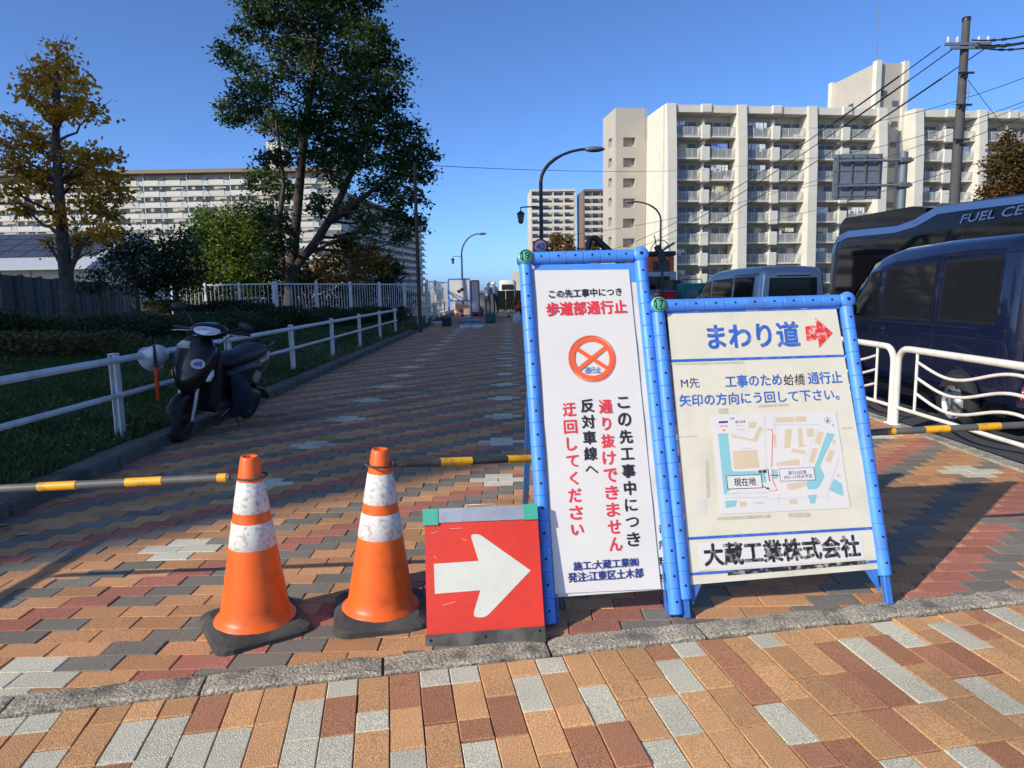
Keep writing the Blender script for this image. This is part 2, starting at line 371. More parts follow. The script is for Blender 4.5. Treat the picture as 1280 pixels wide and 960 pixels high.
# ---- path bond: courses across the path, colours in diagonal runs, white four-brick diamonds
BW, BH, GAP = .2066, .1033, .0032
g0 = gnd(103, 773.6); ra = round(g0.y/BH); ca = round(g0.x/BW - .5*(ra % 2)); dph = ca - ra//2
w0 = gnd(217, 689); rw = round(w0.y/BH); uw = round(w0.x/BW - .5*((rw+1) % 2)) + .5*((rw+1) % 2)
PM = ['paver_orange', 'paver_red', 'paver_grey', 'paver_white']; SEQ = [2, 0, 0, 2, 0, 1]
pieces = []
for r in range(14, 330):
    y = r*BH
    for c in range(-16, 19):
        u = c + .5*(r % 2); x = u*BW
        if x < PL-.12 or y > 33: continue
        if y > 12.5 and x > path_right(y): continue
        mi = SEQ[(c - r//2 - dph) % 6]
        if mi != 3 and random.random() < .02: mi = random.choice((0, 0, 2, 1))
        for k in range(-1, 4):
            dr = (r-rw+60) % 12; dr = dr-12 if dr > 6 else dr; du = abs(u - (uw + 8*k))
            if (abs(dr) == 1 and du < .3) or (dr == 0 and du < .8): mi = 3
        hw, hh = BW/2-GAP/2, BH/2-GAP/2
        poly = [(x-hw, y-hh), (x+hw, y-hh), (x+hw, y+hh), (x-hw, y+hh)]; cl = clip(poly, KN.x, KN.y, KN.dot(KO)+.064)
        cl = clip(cl, -1, 0, -3.535) if y < 13 and cl else cl
        if len(cl) < 3 or area(cl) < 2e-4: continue
        if area(cl) < 4*hw*hh*.995:
            cx, cy = sum(p[0] for p in cl)/len(cl), sum(p[1] for p in cl)/len(cl); pieces.append((cx, cy, area(cl)/.1, .1, 0, mi, cl))
        else: pieces.append((x, y, 2*hw, 2*hh, 0, mi, None))
lay(pth, pieces, PM, .0015, 'paver', 'paving')
# ---- apron: columns square to the kerb, whole and half pavers mixed
AM = ['paver_tan', 'paver_brown', 'paver_white']; pieces = []; rnd = random.Random(11)
for k in range(-44, 45):
    t = k*BH; n = -.075 - .0; first = True; last = 0
    while n > -3.4:
        L = BH if rnd.random() < (.6 if first else .16) else BW
        L = L if not first else rnd.choice((BH*.6, BH, BH, BW))
        q = rnd.random(); mi = 0 if q < .56 else (1 if q < .79 else 2)
        if mi == 2 and last == 2 and rnd.random() < .6: mi = 0
        last = mi; p = KO + KT*t + KN*(n-L/2)
        pieces.append((p.x, p.y, BH-GAP, L-GAP, KA, mi, None)); n -= L; first = False
lay(apron, pieces, AM, .0016, 'paver', 'paving')
# ---- kerb between the two
kb = tag(MB().slab([kp(-9, -.066), kp(9, -.066), kp(9, .058), kp(-9, .058)], -.08, -.02).build('kerb', 'joint_sand'), kind='structure')
for k in range(-14, 14):
    t = .42 + .605*k; b = MB()
    rings = []
    for i in range(9):                                     # worn, uneven edges
        f = i/8; x = -.297 + .594*f; e = .006 if 0 < i < 8 else .010
        lo, hi = -.066+random.uniform(0, e), .057-random.uniform(0, e); z = .009+random.gauss(0, .0016)-(.006 if i in (0, 8) else 0)
        rings.append([(x, lo, -.05), (x, hi, -.05), (x, hi, z-.006), (x, hi-.009, z), (x, lo+.01, z), (x, lo, z-.007)])
    b.loft(rings, smooth=False); o = b.build('kerb_stone', 'kerb_stone', kb); o.location = (*kp(t, 0), 0); o.rotation_euler = (random.gauss(0, .008), random.gauss(0, .004), KA+random.gauss(0, .004))
# ---- raised kerb along the verge, and the flush kerb along the road
vk = tag(MB().slab([(-3.27, 1.6), (-3.07, 1.6), (-3.07, 60), (-3.27, 60)], -.08, .03).build('verge_kerb', 'joint_sand'), kind='structure')
meK = None
for k in range(0, 34):
    if meK is None:
        b = MB(); b.box((0, 0, .02), (.21, .594, .16), bev=.022); meK = b.mesh('kerb_stone', 'kerb_dark')
    o = link('kerb_stone', meK, vk); o.location = (-3.165+random.gauss(0, .004), 2.0+.6*k, random.gauss(0, .004)); o.rotation_euler = (0, random.gauss(0, .012), random.gauss(0, .004))
rk = tag(MB().slab([(3.545, 2.95), (3.70, 2.95), (3.70, 14), (3.545, 14)], -.2, -.012).build('road_kerb', 'joint_sand'), kind='structure')
b = MB(); b.box((0, 0, -.1), (.15, .594, .2), bev=.012); meR = b.mesh('kerb_stone', 'kerb_stone')
for k in range(0, 18): o = link('kerb_stone', meR, rk); o.location = (3.625, 3.3+.6*k, .004+random.gauss(0, .001))
# ---- verge
def verge_z(x, y): return .075 + .09*min(max(-3.25-x, 0), 6) + .03*math.sin(x*1.7+y*.9) * min(1, max(0, (-3.4-x)))
xs = [-3.25, -3.5, -4, -5, -6, -7, -8, -9.5, -12, -16, -22, -30, -45]; ys = [-6+1.5*i for i in range(36)] + [60]
V = [(x, y, verge_z(x, y)) for y in ys for x in xs]; nx = len(xs)
F = [(j*nx+i, (j+1)*nx+i, (j+1)*nx+i+1, j*nx+i+1) for j in range(len(ys)-1) for i in range(nx-1)]
tag(MB().add(V, F, 0, True).build('verge', 'soil'), kind='structure')
rng = np.random.default_rng(3)
def blades(n, xr, yr, h, w, seed):
    g = np.random.default_rng(seed); x = g.uniform(*xr, n); y = g.uniform(*yr, n)
    patch = .5+.5*np.sin(x*2.1+np.sin(y*1.3)*2)*np.sin(y*1.7+x); keep = g.random(n) < (.35+.65*patch); x, y = x[keep], y[keep]; n = len(x)
    z = np.array([verge_z(a, b) for a, b in zip(x, y)]); a = g.uniform(0, 2*np.pi, n); hh = g.uniform(.5, 1.2, n)*h; ww = g.uniform(.6, 1.3, n)*w
    la = g.uniform(0, 2*np.pi, n); le = g.uniform(.2, .9, n)*hh
    dx, dy = np.cos(a)*ww/2, np.sin(a)*ww/2
    b0 = np.stack([x-dx, y-dy, z-.01], 1); b1 = np.stack([x+dx, y+dy, z-.01], 1); tx, ty = x+np.cos(la)*le, y+np.sin(la)*le
    t = np.stack([tx, ty, z+hh], 1); m = np.stack([x+np.cos(la)*le*.35+dx*.8, y+np.sin(la)*le*.35+dy*.8, z+hh*.6], 1)
    V = np.stack([b0, b1, m, t], 1).reshape(-1, 3); return V, np.arange(4*n).reshape(n, 4)
Va, Fa = blades(60000, (-7.5, -3.27), (2.2, 12), .085, .011, 1); Vb, Fb = blades(26000, (-8.5, -3.27), (12, 26), .10, .02, 2)
tag(link('grass', npmesh('grass', np.vstack([Va, Vb]), np.vstack([Fa, Fb+len(Va)]), 'grass')), 'short rough green grass covering the verge behind the white guardrail', 'grass', kind='stuff')
def flakes(n, fx, size, name, material, label):
    g = np.random.default_rng(5); Q = []
    for _ in range(n):
        x, y, z = fx(g); a = g.uniform(0, 6.28); s = size*g.uniform(.6, 1.4); t = g.uniform(-.5, .5, 4)*s*.6; c, d = np.cos(a)*s, np.sin(a)*s
        Q += [(x-c, y-d, z+abs(t[0])), (x+d*.6, y-c*.6, z+abs(t[1])), (x+c, y+d, z+abs(t[2])), (x-d*.6, y+c*.6, z+abs(t[3]))]
    return tag(link(name, npmesh(name, np.array(Q), np.arange(4*n).reshape(n, 4), material)), label, 'leaves', kind='stuff')
def fall(g):
    if g.random() < .75:
        x, y = g.uniform(-7, -3.25), 3+g.beta(1, 2)*18; return x, y, verge_z(x, y)+g.uniform(.01, .06)
    x = -3.0+abs(g.normal(0, .18)); return x, g.uniform(3, 24), .003
flakes(900, fall, .027, 'fallen_leaves', 'dead_leaf', 'pale dry fallen leaves scattered over the grass and kerb')
# ================================================================ signs
class Board:
    """a leaning A-board: local x along the width, board plane tilted back; uv() turns a photograph pixel into board coordinates"""
    def __init__(s, x, y, a, w, L, lean, roll, root):
        s.w, s.L, s.root = w, L, root; root.location = (x, y, 0); root.rotation_euler = (0, 0, a)
        s.local = Matrix.Rotation(-lean, 4, 'X') @ Matrix.Rotation(-roll, 4, 'Y')
        s.world = Matrix.Translation((x, y, 0)) @ Matrix.Rotation(a, 4, 'Z') @ s.local
        s.inv = s.world.inverted(); s.lean = lean
    def uv(s, px, py, off=0.):
        o = s.inv @ Vector((0, 0, CAM_H)); d = s.inv.to_3x3() @ ray(px, py); t = (-off-o.y)/d.y; p = o + d*t; return p.x, p.z
    def part(s, name, mb, mats, parent=None): return mb.build(name, mats, parent or s.root, s.local if parent is None else None)
    def poly(s, name, pts, mats, off, th=.001, parent=None):
        b = MB(); b.prism([s.uv(*p, off) for p in pts][::-1], -off, -off+th); return s.part(name, b, mats, parent)
    def text(s, txt, box, material, off, bold=.02, parent=None, vertical=False, name='lettering', shear=0.):
        if len(box) == 5:                                     # left centre, right centre, height
            u0, va = s.uv(box[0], box[1], off); u1, vb = s.uv(box[2], box[3], off); xm, ym = (box[0]+box[2])/2, (box[1]+box[3])/2
            hv = abs(s.uv(xm, ym-box[4]/2, off)[1]-s.uv(xm, ym+box[4]/2, off)[1])/2; v0, v1 = (va+vb)/2-hv, (va+vb)/2+hv
        else: u0, v1 = s.uv(box[0], box[1], off); u1, v0 = s.uv(box[2], box[3], off)
        me = text_mesh(name, txt, u0, u1, v0, v1, material, bold, vertical, shear)
        return link(name, me, parent or s.root, (s.local if parent is None else Matrix.Identity(4)) @ Matrix.Translation((0, -off, 0)))
def vtext(bd, txt, top, bot, wpx, material, off, bold, parent):
    """one column of characters following a leaning line from top to bottom (pixel centres of first and last character)"""
    n = len(txt)
    for i, ch in enumerate(txt):
        f = i/(n-1); x = top[0]+(bot[0]-top[0])*f; y = top[1]+(bot[1]-top[1])*f
        u, v = bd.uv(x, y, off); uL, _ = bd.uv(x-wpx/2, y, off); hw = (u-uL)
        kx, ky = {'こ': (.85, .8), 'り': (.6, .95), 'へ': (.95, .55), 'し': (.7, .95), 'く': (.6, .95), 'に': (.88, .88), 'つ': (.95, .68), 'て': (.9, .85), 'い': (.9, .75), '工': (.95, .82), '中': (.85, 1)}.get(ch, (.96, .98))
        link('character', text_mesh('character', ch, u-hw*kx, u+hw*kx, v-hw*ky, v+hw*ky, material, bold), parent, Matrix.Translation((0, -off, 0)))
def tube_frame(bd, r, seg_n, top_n, foot, end_caps, numtag):
    """blue moulded tubes: two uprights and a head rail, ribbed in segments with a peg hole in each"""
    def pipe(p, q, n):
        p, q = Vector(p), Vector(q); d = q-p; b = MB(); rad = []; pts = []
        for k in range(n):
            for f, rr in ((.001, .90), (.012, .9), (.02, 1.), (.04, 1.), (.96, 1.0), (.98, 1.), (.988, .9), (.999, .90)):
                pts.append(p + d*((k+f)/n)); rad.append(r*rr)
        b.tube(pts, rad, 16)
        for k in range(n):                                  # holes on the face towards the viewer
            c = p + d*((k+.5)/n); m = Matrix.Translation(c + Vector((0, -r*.985, 0))) @ Matrix.Rotation(R(90), 4, 'X')
            b.lathe([(.0052, -.002), (.0052, .0010), (.003, .0012)], 10, 1, mx=m)
        return b
    w, L = bd.w, bd.L
    ups = []
    for x in (0, w):
        up = bd.part('upright_tube', pipe((x, 0, foot[0 if x == 0 else 1]), (x, 0, L-r), seg_n), ['sign_blue', 'hole']); ups.append(up)
    bd.part('head_tube', pipe((r*1.1, 0, L), (w-r*1.1, 0, L), top_n), ['sign_blue', 'hole'])
    for i, x in enumerate((0, w)):
        b = MB(); m = Matrix.Translation((x, 0, L)) @ Matrix.Rotation(R(90), 4, 'X')
        b.lathe([(r*.9, -r*1.05), (r*1.22, -r*.85), (r*1.22, r*.85), (r*1.08, r*1.08), (.0001, r*1.1)], 22, 0, mx=m)
        b.lathe([(.0085, 0), (.0085, r*1.125), (.0001, r*1.13)], 10, 1, mx=m)
        cj = bd.part('corner_joint', b, ['sign_blue', 'hole'])
        if i == 0:
            b = MB(); m2 = Matrix.Translation((x, -r*1.13, L)) @ Matrix.Rotation(R(90), 4, 'X'); b.lathe([(r*1.18, 0), (r*1.12, .003), (.0001, .004)], 20, 0, mx=m2)
            st = b.build('number_sticker', 'tape_green', cj)
            link('lettering', text_mesh('lettering', numtag, x-r*.62, x+r*.62, L-r*.6, L+r*.62, 'ink_black', .01), st, Matrix.Translation((0, -r*1.13-.0048, 0)))
            b = MB(); mr = [(x+r*.9*math.cos(t/20*2*math.pi), -r*1.13-.0045, L+r*.9*math.sin(t/20*2*math.pi)) for t in range(20)]; b.tube(mr, .0016, 5, closed=True); b.build('ink_ring', 'ink_black', st)
    return ups
def back_frame(bd, w, foot_y, top_h, top_y):
    """the rear legs of the A-board, upright-leaning the other way, with a cross bar"""
    for x in (.02, w-.02):
        b = MB(); b.bar((x, top_y, top_h), (x, foot_y, .0), .03, .022); b.build('rear_leg', 'sign_steel_blue', bd.root)
    b = MB(); b.bar((.035, top_y+(foot_y-top_y)*.62, top_h*.38), (w-.035, top_y+(foot_y-top_y)*.62, top_h*.38), .02, .03); b.build('rear_cross_bar', 'sign_steel_blue', bd.root)

# ---------------------------------------------------------------- tall notice board
root = thing('notice_board', 'tall narrow white notice board in blue tube frame with red crossed-circle symbol', 'sign')
T = Board(.132, 2.591, .083, .512, 1.536, .332, .016, root); TR = .0285
tube_frame(T, TR, 15, 6, (0.012, 0.012), None, '19')
back_frame(T, .512, 1.16, 1.40, .515)
bw, bL = .512, 1.536
panel = T.part('backing_panel', MB().box((bw/2, .004, .80), (bw-.02, .008, 1.38)), 'board_white')
hdr = T.poly('blue_header', [(668, 331), (794, 329), (797, 352), (669, 354)], 'sign_blue', .003, parent=None)
# old lettering on the panel that the poster half covers
vtext(T, '局部所料社', (829, 640), (829, 722), 11, 'ink_black', .0012, .02, panel)
vtext(T, '工設', (692, 655), (694, 690), 10, 'ink_black', .0012, .02, panel)
# the paper poster: slightly wavy sheet
P4 = [T.uv(668, 338, .006), T.uv(786, 337, .006), T.uv(826, 736, .006), T.uv(694, 742, .006)]
b = MB(); nu, nv = 10, 24; V = []
for j in range(nv+1):
    for i in range(nu+1):
        fu, fv = i/nu, j/nv; a0 = Vector(P4[0])*(1-fu)+Vector(P4[1])*fu; a1 = Vector(P4[3])*(1-fu)+Vector(P4[2])*fu; p = a0*(1-fv)+a1*fv
        V.append((p.x, -.006+.0016*math.sin(fu*5+fv*9)*math.sin(fv*17)-(.0012 if j % 6 == 0 else 0), p.y))
b.add(V, [(j*(nu+1)+i, (j+1)*(nu+1)+i, (j+1)*(nu+1)+i+1, j*(nu+1)+i+1) for j in range(nv) for i in range(nu)], 0, True)
poster = T.part('paper_poster', b, 'paper')
TO = .0095
def tt(txt, box, m, bold): T.text(txt, box, m, TO, bold, poster)
tt('この先工事中につき', (686, 367, 777, 365, 10), 'ink_black', .025)
tt('歩道部通行止', (683, 385.6, 783, 384, 16.5), 'ink_red', .035)
cu, cv = T.uv(740, 448, TO); rr = abs(T.uv(769.5, 448, TO)[0]-cu)
b = MB()
for r1, r2, k in ((1., .955, 0), (.925, .735, 0)):
    pts = [(cu+rr*q*math.cos(t/48*2*math.pi), -TO, cv+rr*q*math.sin(t/48*2*math.pi)) for t in range(48) for q in (r1, r2)]
    b.add(pts, [(2*t, (2*t+2) % 96, (2*t+3) % 96, 2*t+1) for t in range(48)])
for sg in (-1, 1):
    a = R(36)*sg; d = Vector((math.cos(a), math.sin(a))); n = Vector((-d.y, d.x)); h = rr*.085; e = rr*.76; c0 = Vector((cu, cv))
    p = [c0+d*e+n*h, c0-d*e+n*h, c0-d*e-n*h, c0+d*e-n*h]; b.add([(q.x, -TO-(.0004 if sg > 0 else .0002), q.y) for q in p], [(0, 1, 2, 3)])
b.build('prohibition_symbol', 'ink_orange', poster)
tt('通行止', (730.5, 459, 751, 466), 'ink_blue', .015)
vtext(T, 'この先工事中につき', (779, 503), (792, 674), 16.5, 'ink_black', TO, .03, poster)
vtext(T, '通り抜けできません', (756.5, 508), (769.5, 680), 16.5, 'ink_red', TO, .03, poster)
vtext(T, '反対車線へ', (734, 507), (739.5, 587), 16.5, 'ink_black', TO, .03, poster)
vtext(T, '迂回してください', (711.5, 512), (721.5, 662), 16.5, 'ink_red', TO, .03, poster)
tt('施工:大蔵工業㈱', (716.6, 707.4, 798, 703, 11), 'ink_navy', .025)
tt('発注:江東区土木部', (710, 721, 804, 717, 12), 'ink_navy', .025)
for x in (.0, bw): T.part('steel_foot', MB().box((x+(.036 if x == 0 else -.036), .006, .11), (.006, .02, .2)), 'sign_steel_blue')

# ---------------------------------------------------------------- wide detour board
root = thing('detour_board', 'wide cream detour board in blue tube frame with red arrow and map', 'sign')
W = Board(.685, 2.642, .087, .856, 1.301, .315, .010, root); bw, bL = .856, 1.301
tube_frame(W, TR, 11, 9, (.075, .115), None, '17')
back_frame(W, .856, 1.02, 1.19, .432)
for x in (0, bw): W.part('steel_foot', MB().box((x, .0, .065), (.028, .03, .13), bev=.003), 'sign_steel_blue')
for sx, x in ((1, .03), (-1, bw-.03)):
    b = MB(); b.prism([(x, .05), (x, .17), (x+sx*.07, .17)], .0, .004); W.part('corner_gusset', b, 'sign_steel_blue')
panel = W.poly('backing_panel', [(834, 390), (1045, 384), (1101, 711), (864, 731)], 'board_cream', .004, .008)
WO = .0055
def line(name, pts, m, off=WO, th=.0004): return W.poly(name, pts, m, off, th, parent=panel)
line('blue_line', [(834, 388), (1049, 383), (1049.5, 386), (834.3, 392)], 'ink_blue')
line('blue_line', [(836, 449.5), (1056, 443), (1056.6, 446), (836.2, 453)], 'ink_blue')
line('blue_line', [(860, 671.5), (1090, 658.5), (1090.6, 662), (860.4, 675)], 'ink_blue')
line('blue_line', [(863, 716), (1096, 700), (1097, 703.5), (863.4, 719.5)], 'ink_blue')
line('black_tape', [(909, 714), (1082, 700.2), (1083, 705), (910, 719.5)], 'ink_worn', WO+.0004)
line('name_plate', [(871, 679), (1076, 665), (1080, 698), (875, 713)], 'paper', WO-.0006)
W.text('まわり道', (885, 420.8, 998.5, 417.2, 30.5), 'ink_blue', WO, .035, panel)
line('red_arrow', [(1006.5, 408), (1020, 406.5), (1019, 397), (1041, 416), (1024, 435), (1023, 424.5), (1008, 426)], 'ink_red_worn')
W.text('M先', (851, 478, 874, 479, 13), 'ink_navy', WO, .0, panel)
W.text('工事のため', (906.6, 476.8, 977, 474.5, 15), 'ink_blue', WO, .022, panel)
W.text('蛤橋', (979, 475.5, 1006, 473.7, 14), 'ink_black', WO, .0, panel, shear=.1)
W.text('通行止', (1010, 473.2, 1052, 471, 15), 'ink_blue', WO, .022, panel)
W.text('矢印の方向にう回して下さい。', (849.3, 500, 1048.6, 493.4, 14.5), 'ink_blue', WO, .022, panel)
W.text('大蔵工業株式会社', (880.6, 694, 1074, 682.4, 27), 'ink_worn', WO, .045, panel)
for q in ([(898, 511), (910, 510.5), (910.5, 517), (898.5, 517.5)], [(948, 506.5), (986, 504.5), (986.5, 507.5), (948.5, 509.5)], [(896, 646.5), (963, 643), (963.5, 647), (897, 650.5)], [(985, 641.5), (1013, 640.5), (1013.5, 646), (985.5, 647)], [(882, 575), (885.5, 575), (888, 622), (883, 622)], [(1052, 534.5), (1066, 534), (1066, 536), (1052, 536.5)], [(846, 546), (872, 544.5), (872, 545.7), (846, 547.2)], [(868, 624), (884, 623), (885, 643), (870, 644)], [(838, 454.5), (930, 451.8), (931, 454.5), (838.4, 456.5)], [(874, 699), (892, 697), (893, 713), (875, 715)]):
    line('tape_remnant', q, 'tape_old' if q[0][0] != 868 else 'board_white', .0046, .0003)
# the map sheet; pixel coordinates inside its enlargement
def mp(x, y): return (860+x/5.818, 500+y/5.818)
MO = .0062
sheet = W.poly('map_sheet', [mp(165, 110), mp(1075, 80), mp(1180, 785), mp(240, 832)], 'paper', MO, .0008, parent=panel)
def mpoly(name, pts, m, k=1): return W.poly(name, [mp(*p) for p in pts], m, MO+.0003*k, .0002, parent=sheet)
for pts in ([(218, 245), (290, 243), (318, 500), (330, 520), (560, 515), (572, 600), (360, 600), (300, 660), (262, 690)], [(610, 508), (650, 506), (655, 570), (618, 572)], [(270, 735), (360, 728), (345, 775), (275, 785)], [(1010, 235), (1068, 250), (960, 480), (995, 555), (965, 615), (935, 650), (870, 650), (862, 600), (915, 500)], [(870, 692), (938, 688), (925, 752), (892, 754)], [(1060, 570), (1120, 610), (1133, 702), (1025, 655)], [(1040, 185), (1060, 165), (1064, 200)]): mpoly('map_water', pts, 'map_water')
for pts in ([(322, 370), (500, 362), (522, 490), (335, 505)], [(310, 250), (470, 285), (520, 190), (545, 200), (500, 305), (320, 270)], [(440, 160), (500, 160), (495, 200), (445, 205)], [(640, 128), (770, 122), (772, 160), (642, 165)], [(780, 120), (860, 118), (862, 158), (782, 160)], [(705, 215), (755, 210), (745, 345), (700, 350)], [(800, 205), (830, 205), (835, 320), (870, 330), (805, 345)], [(862, 208), (912, 206), (915, 265), (865, 268)], [(905, 350), (945, 355), (915, 460), (875, 450)], [(945, 230), (990, 235), (960, 325), (920, 310)], [(1030, 360), (1070, 370), (1035, 455), (995, 440)], [(755, 350), (855, 370), (850, 395), (750, 380)], [(640, 455), (810, 430), (812, 475), (645, 480)], [(618, 250), (640, 250), (645, 340), (625, 345)], [(720, 610), (860, 590), (862, 625), (760, 655), (725, 650)], [(372, 742), (428, 738), (430, 770), (376, 774)], [(735, 725), (795, 722), (795, 755), (737, 757)], [(1090, 530), (1115, 560), (1085, 560)], [(1055, 285), (1075, 290), (1068, 325), (1048, 318)]): mpoly('map_block', pts, 'map_tan')
def mline(pts, w, m, k):
    for (x0, y0), (x1, y1) in zip(pts, pts[1:]):
        d = Vector((x1-x0, y1-y0)); n = Vector((-d.y, d.x)).normalized()*w/2
        mpoly('map_line', [(x0+n.x, y0+n.y), (x1+n.x, y1+n.y), (x1-n.x, y1-n.y), (x0-n.x, y0-n.y)], m, k)
for pts in ([(555, 120), (570, 510)], [(630, 110), (640, 250)], [(615, 180), (950, 178), (1065, 245)], [(950, 200), (830, 480)], [(265, 685), (580, 672)], [(268, 712), (580, 705), (580, 720)], [(590, 720), (1030, 700)], [(1100, 420), (1015, 660), (1028, 735)], [(270, 690), (380, 668)], [(660, 680), (662, 760)]): mline(pts, 3, 'map_grey', 2)
mline([(570, 212), (612, 216), (616, 235), (608, 485)], 5, 'ink_red_worn', 3); mline([(610, 500), (618, 590), (648, 655), (592, 660)], 5, 'ink_red_worn', 3); mline([(580, 500), (594, 592)], 6, 'ink_navy', 3)
mpoly('legend_box', [(205, 122), (433, 115), (443, 238), (215, 245)], 'paper', 3); mpoly('map_line', [(222, 155), (290, 152), (291, 166), (223, 169)], 'ink_navy', 4); mline([(228, 190), (292, 188)], 6, 'ink_red', 4)
mpoly('map_line', [(252, 215), (272, 214), (272, 224), (252, 225)], 'ink_red_worn', 4)
[mline([(350+12*k, y0), (358+12*k, y0-.3)], 9, 'map_grey', 5) for y0, n_ in ((187, 4), (215, 5)) for k in range(n_)]
for t_, bx in (('凡例', (300, 128, 335, 140)), ('通行止め区間', (342, 150, 416, 166))):
    W.text(t_, (*mp(*bx[:2]), *mp(*bx[2:])), 'ink_black', MO+.0016, 0, sheet)
mpoly('callout_border', [(278, 550), (533, 540), (545, 640), (288, 650)], 'ink_black', 4); mpoly('callout_box', [(283, 554), (529, 545), (540, 636), (293, 645)], 'paper', 5); mline([(538, 625), (590, 648)], 6, 'ink_black', 5); mpoly('map_line', [(570, 648), (594, 648), (582, 632)], 'ink_black', 6)
W.text('現在地', (*mp(332, 570), *mp(496, 620)), 'ink_black', MO+.0022, .01, sheet)
mpoly('callout_border', [(660, 500), (915, 488), (930, 582), (672, 592)], 'ink_navy', 4); mpoly('callout_box', [(663, 503), (912, 491), (926, 579), (675, 589)], 'paper', 5); mline([(600, 548), (664, 548)], 4, 'ink_navy', 5)
W.text('通行止め区間', (*mp(726, 516), *mp(860, 538)), 'ink_navy', MO+.0022, 0, sheet)
W.text('(R5~11月)※予定', (*mp(698, 548), *mp(908, 570)), 'ink_navy', MO+.0022, 0, sheet)
W.text('蛤橋', (*mp(512, 508), *mp(572, 530)), 'ink_black', MO+.0012, .02, sheet)
[mline([(x0+14*k, y0), (x0+14*k+10, y0-.4)], 9, 'map_grey', 3) for x0, y0 in ((392, 351), (488, 748)) for k in range(5)]
b = MB(); cc = W.uv(*mp(1014, 148), MO+.0012); b.tube([(cc[0]+.0125*math.cos(t/24*6.2832), -MO-.0012, cc[1]+.0125*math.sin(t/24*6.2832)) for t in range(24)], .0005, 4, closed=True); b.build('compass_ring', 'ink_black', sheet); mpoly('compass_needle', [(1005, 160), (1020, 132), (1022, 158)], 'ink_black', 4)

# ---------------------------------------------------------------- red arrow board
root = thing('arrow_board', 'low red board with a fat white arrow, standing between cone and notice board', 'sign')
A = Board(-.341, 2.482, -.005, .452, .505, .42, .040, root); 
def cp(x, y): return (380+x/2.181, 520+y/2.181)
A.poly('arrow_panel', [cp(329, 286), cp(637, 276), cp(656, 574), cp(335, 598)], 'arrow_red', .006, .008)
def rounded(pts, rads, n=5):
    out = []
    for i, p in enumerate(pts):
        p = Vector(p); a = Vector(pts[i-1]); c = Vector(pts[(i+1) % len(pts)]); r = rads[i]
        if r <= 0: out.append(tuple(p)); continue
        q0 = p+(a-p).normalized()*r; q1 = p+(c-p).normalized()*r
        for k in range(n+1): t = k/n; out.append(tuple(q0*(1-t)**2+p*2*t*(1-t)+q1*t*t))
    return out
ar = rounded([cp(354, 403), cp(476, 395), cp(453, 322), cp(478, 322), cp(618, 421), cp(496, 549), cp(459, 549), cp(481, 475), cp(357, 485)], [0, 0, 5.5, 5, 0, 6.5, 8, 0, 0])
A.poly('white_arrow', ar, 'arrow_white', .0074, .0008)
A.poly('top_bar', [cp(326, 254), cp(635, 241), cp(638, 280), cp(328, 293)], 'alloy', .012, .024)
for q in ([(323, 254), (364, 252), (366, 297), (325, 299)], [(597, 241), (635, 237), (638, 281), (600, 283)]): A.poly('corner_cap', [cp(*p) for p in q], 'corner_green', .0155, .03)
for c in ((430, 283), (507, 281), (345, 284), (617, 270), (352, 271), (628, 262)):
    u, v = A.uv(*cp(*c), .016); m = Matrix.Translation((u, -.0122 if 400 < c[0] < 560 else -.0156, v)) @ Matrix.Rotation(R(90), 4, 'X'); A.part('rivet', MB().lathe([(.0032, 0), (.0024, .0015), (.0001, .002)], 8, mx=m), 'alloy')
A.poly('rubber_base', [cp(331, 599), cp(657, 573), cp(660, 616), cp(331, 642)], 'dark_strip', .022, .05)
for c in ((345, 612), (494, 601), (642, 586)):
    u, v = A.uv(*cp(*c), .022); m = Matrix.Translation((u, -.0222, v)) @ Matrix.Rotation(R(90), 4, 'X'); A.part('bolt', MB().lathe([(.005, 0), (.005, .003), (.0001, .004)], 8, mx=m), 'hole')
u0, v0 = A.uv(*cp(440, 247)); u1, v1 = A.uv(*cp(522, 243)); v0 = max(v0, v1)-.002
A.part('carry_handle', MB().tube([(u0, .004, v0-.006), (u0+.004, .004, v0+.008), (u1-.004, .004, v0+.009), (u1, .004, v0-.006)], .003, 6), 'alloy')
for x in (.03, .42):
    b = MB(); b.bar((x, .19, .45), (x, .36, 0), .02, .012); b.build('rear_leg', 'alloy', A.root)
b = MB(); b.bar((.03, .345, .04), (.42, .345, .04), .012, .02); b.build('rear_cross_bar', 'alloy', A.root)
for k in range(10):                                          # scratches
    u, v = random.uniform(.04, .4), random.uniform(.06, .42); L = random.uniform(.01, .05); an = random.uniform(-.6, .8); A.part('scratch', MB().box((u, -.0066, v), (L, .0006, .0011), 0, Matrix.Rotation(-an, 3, 'Y')), 'arrow_white')

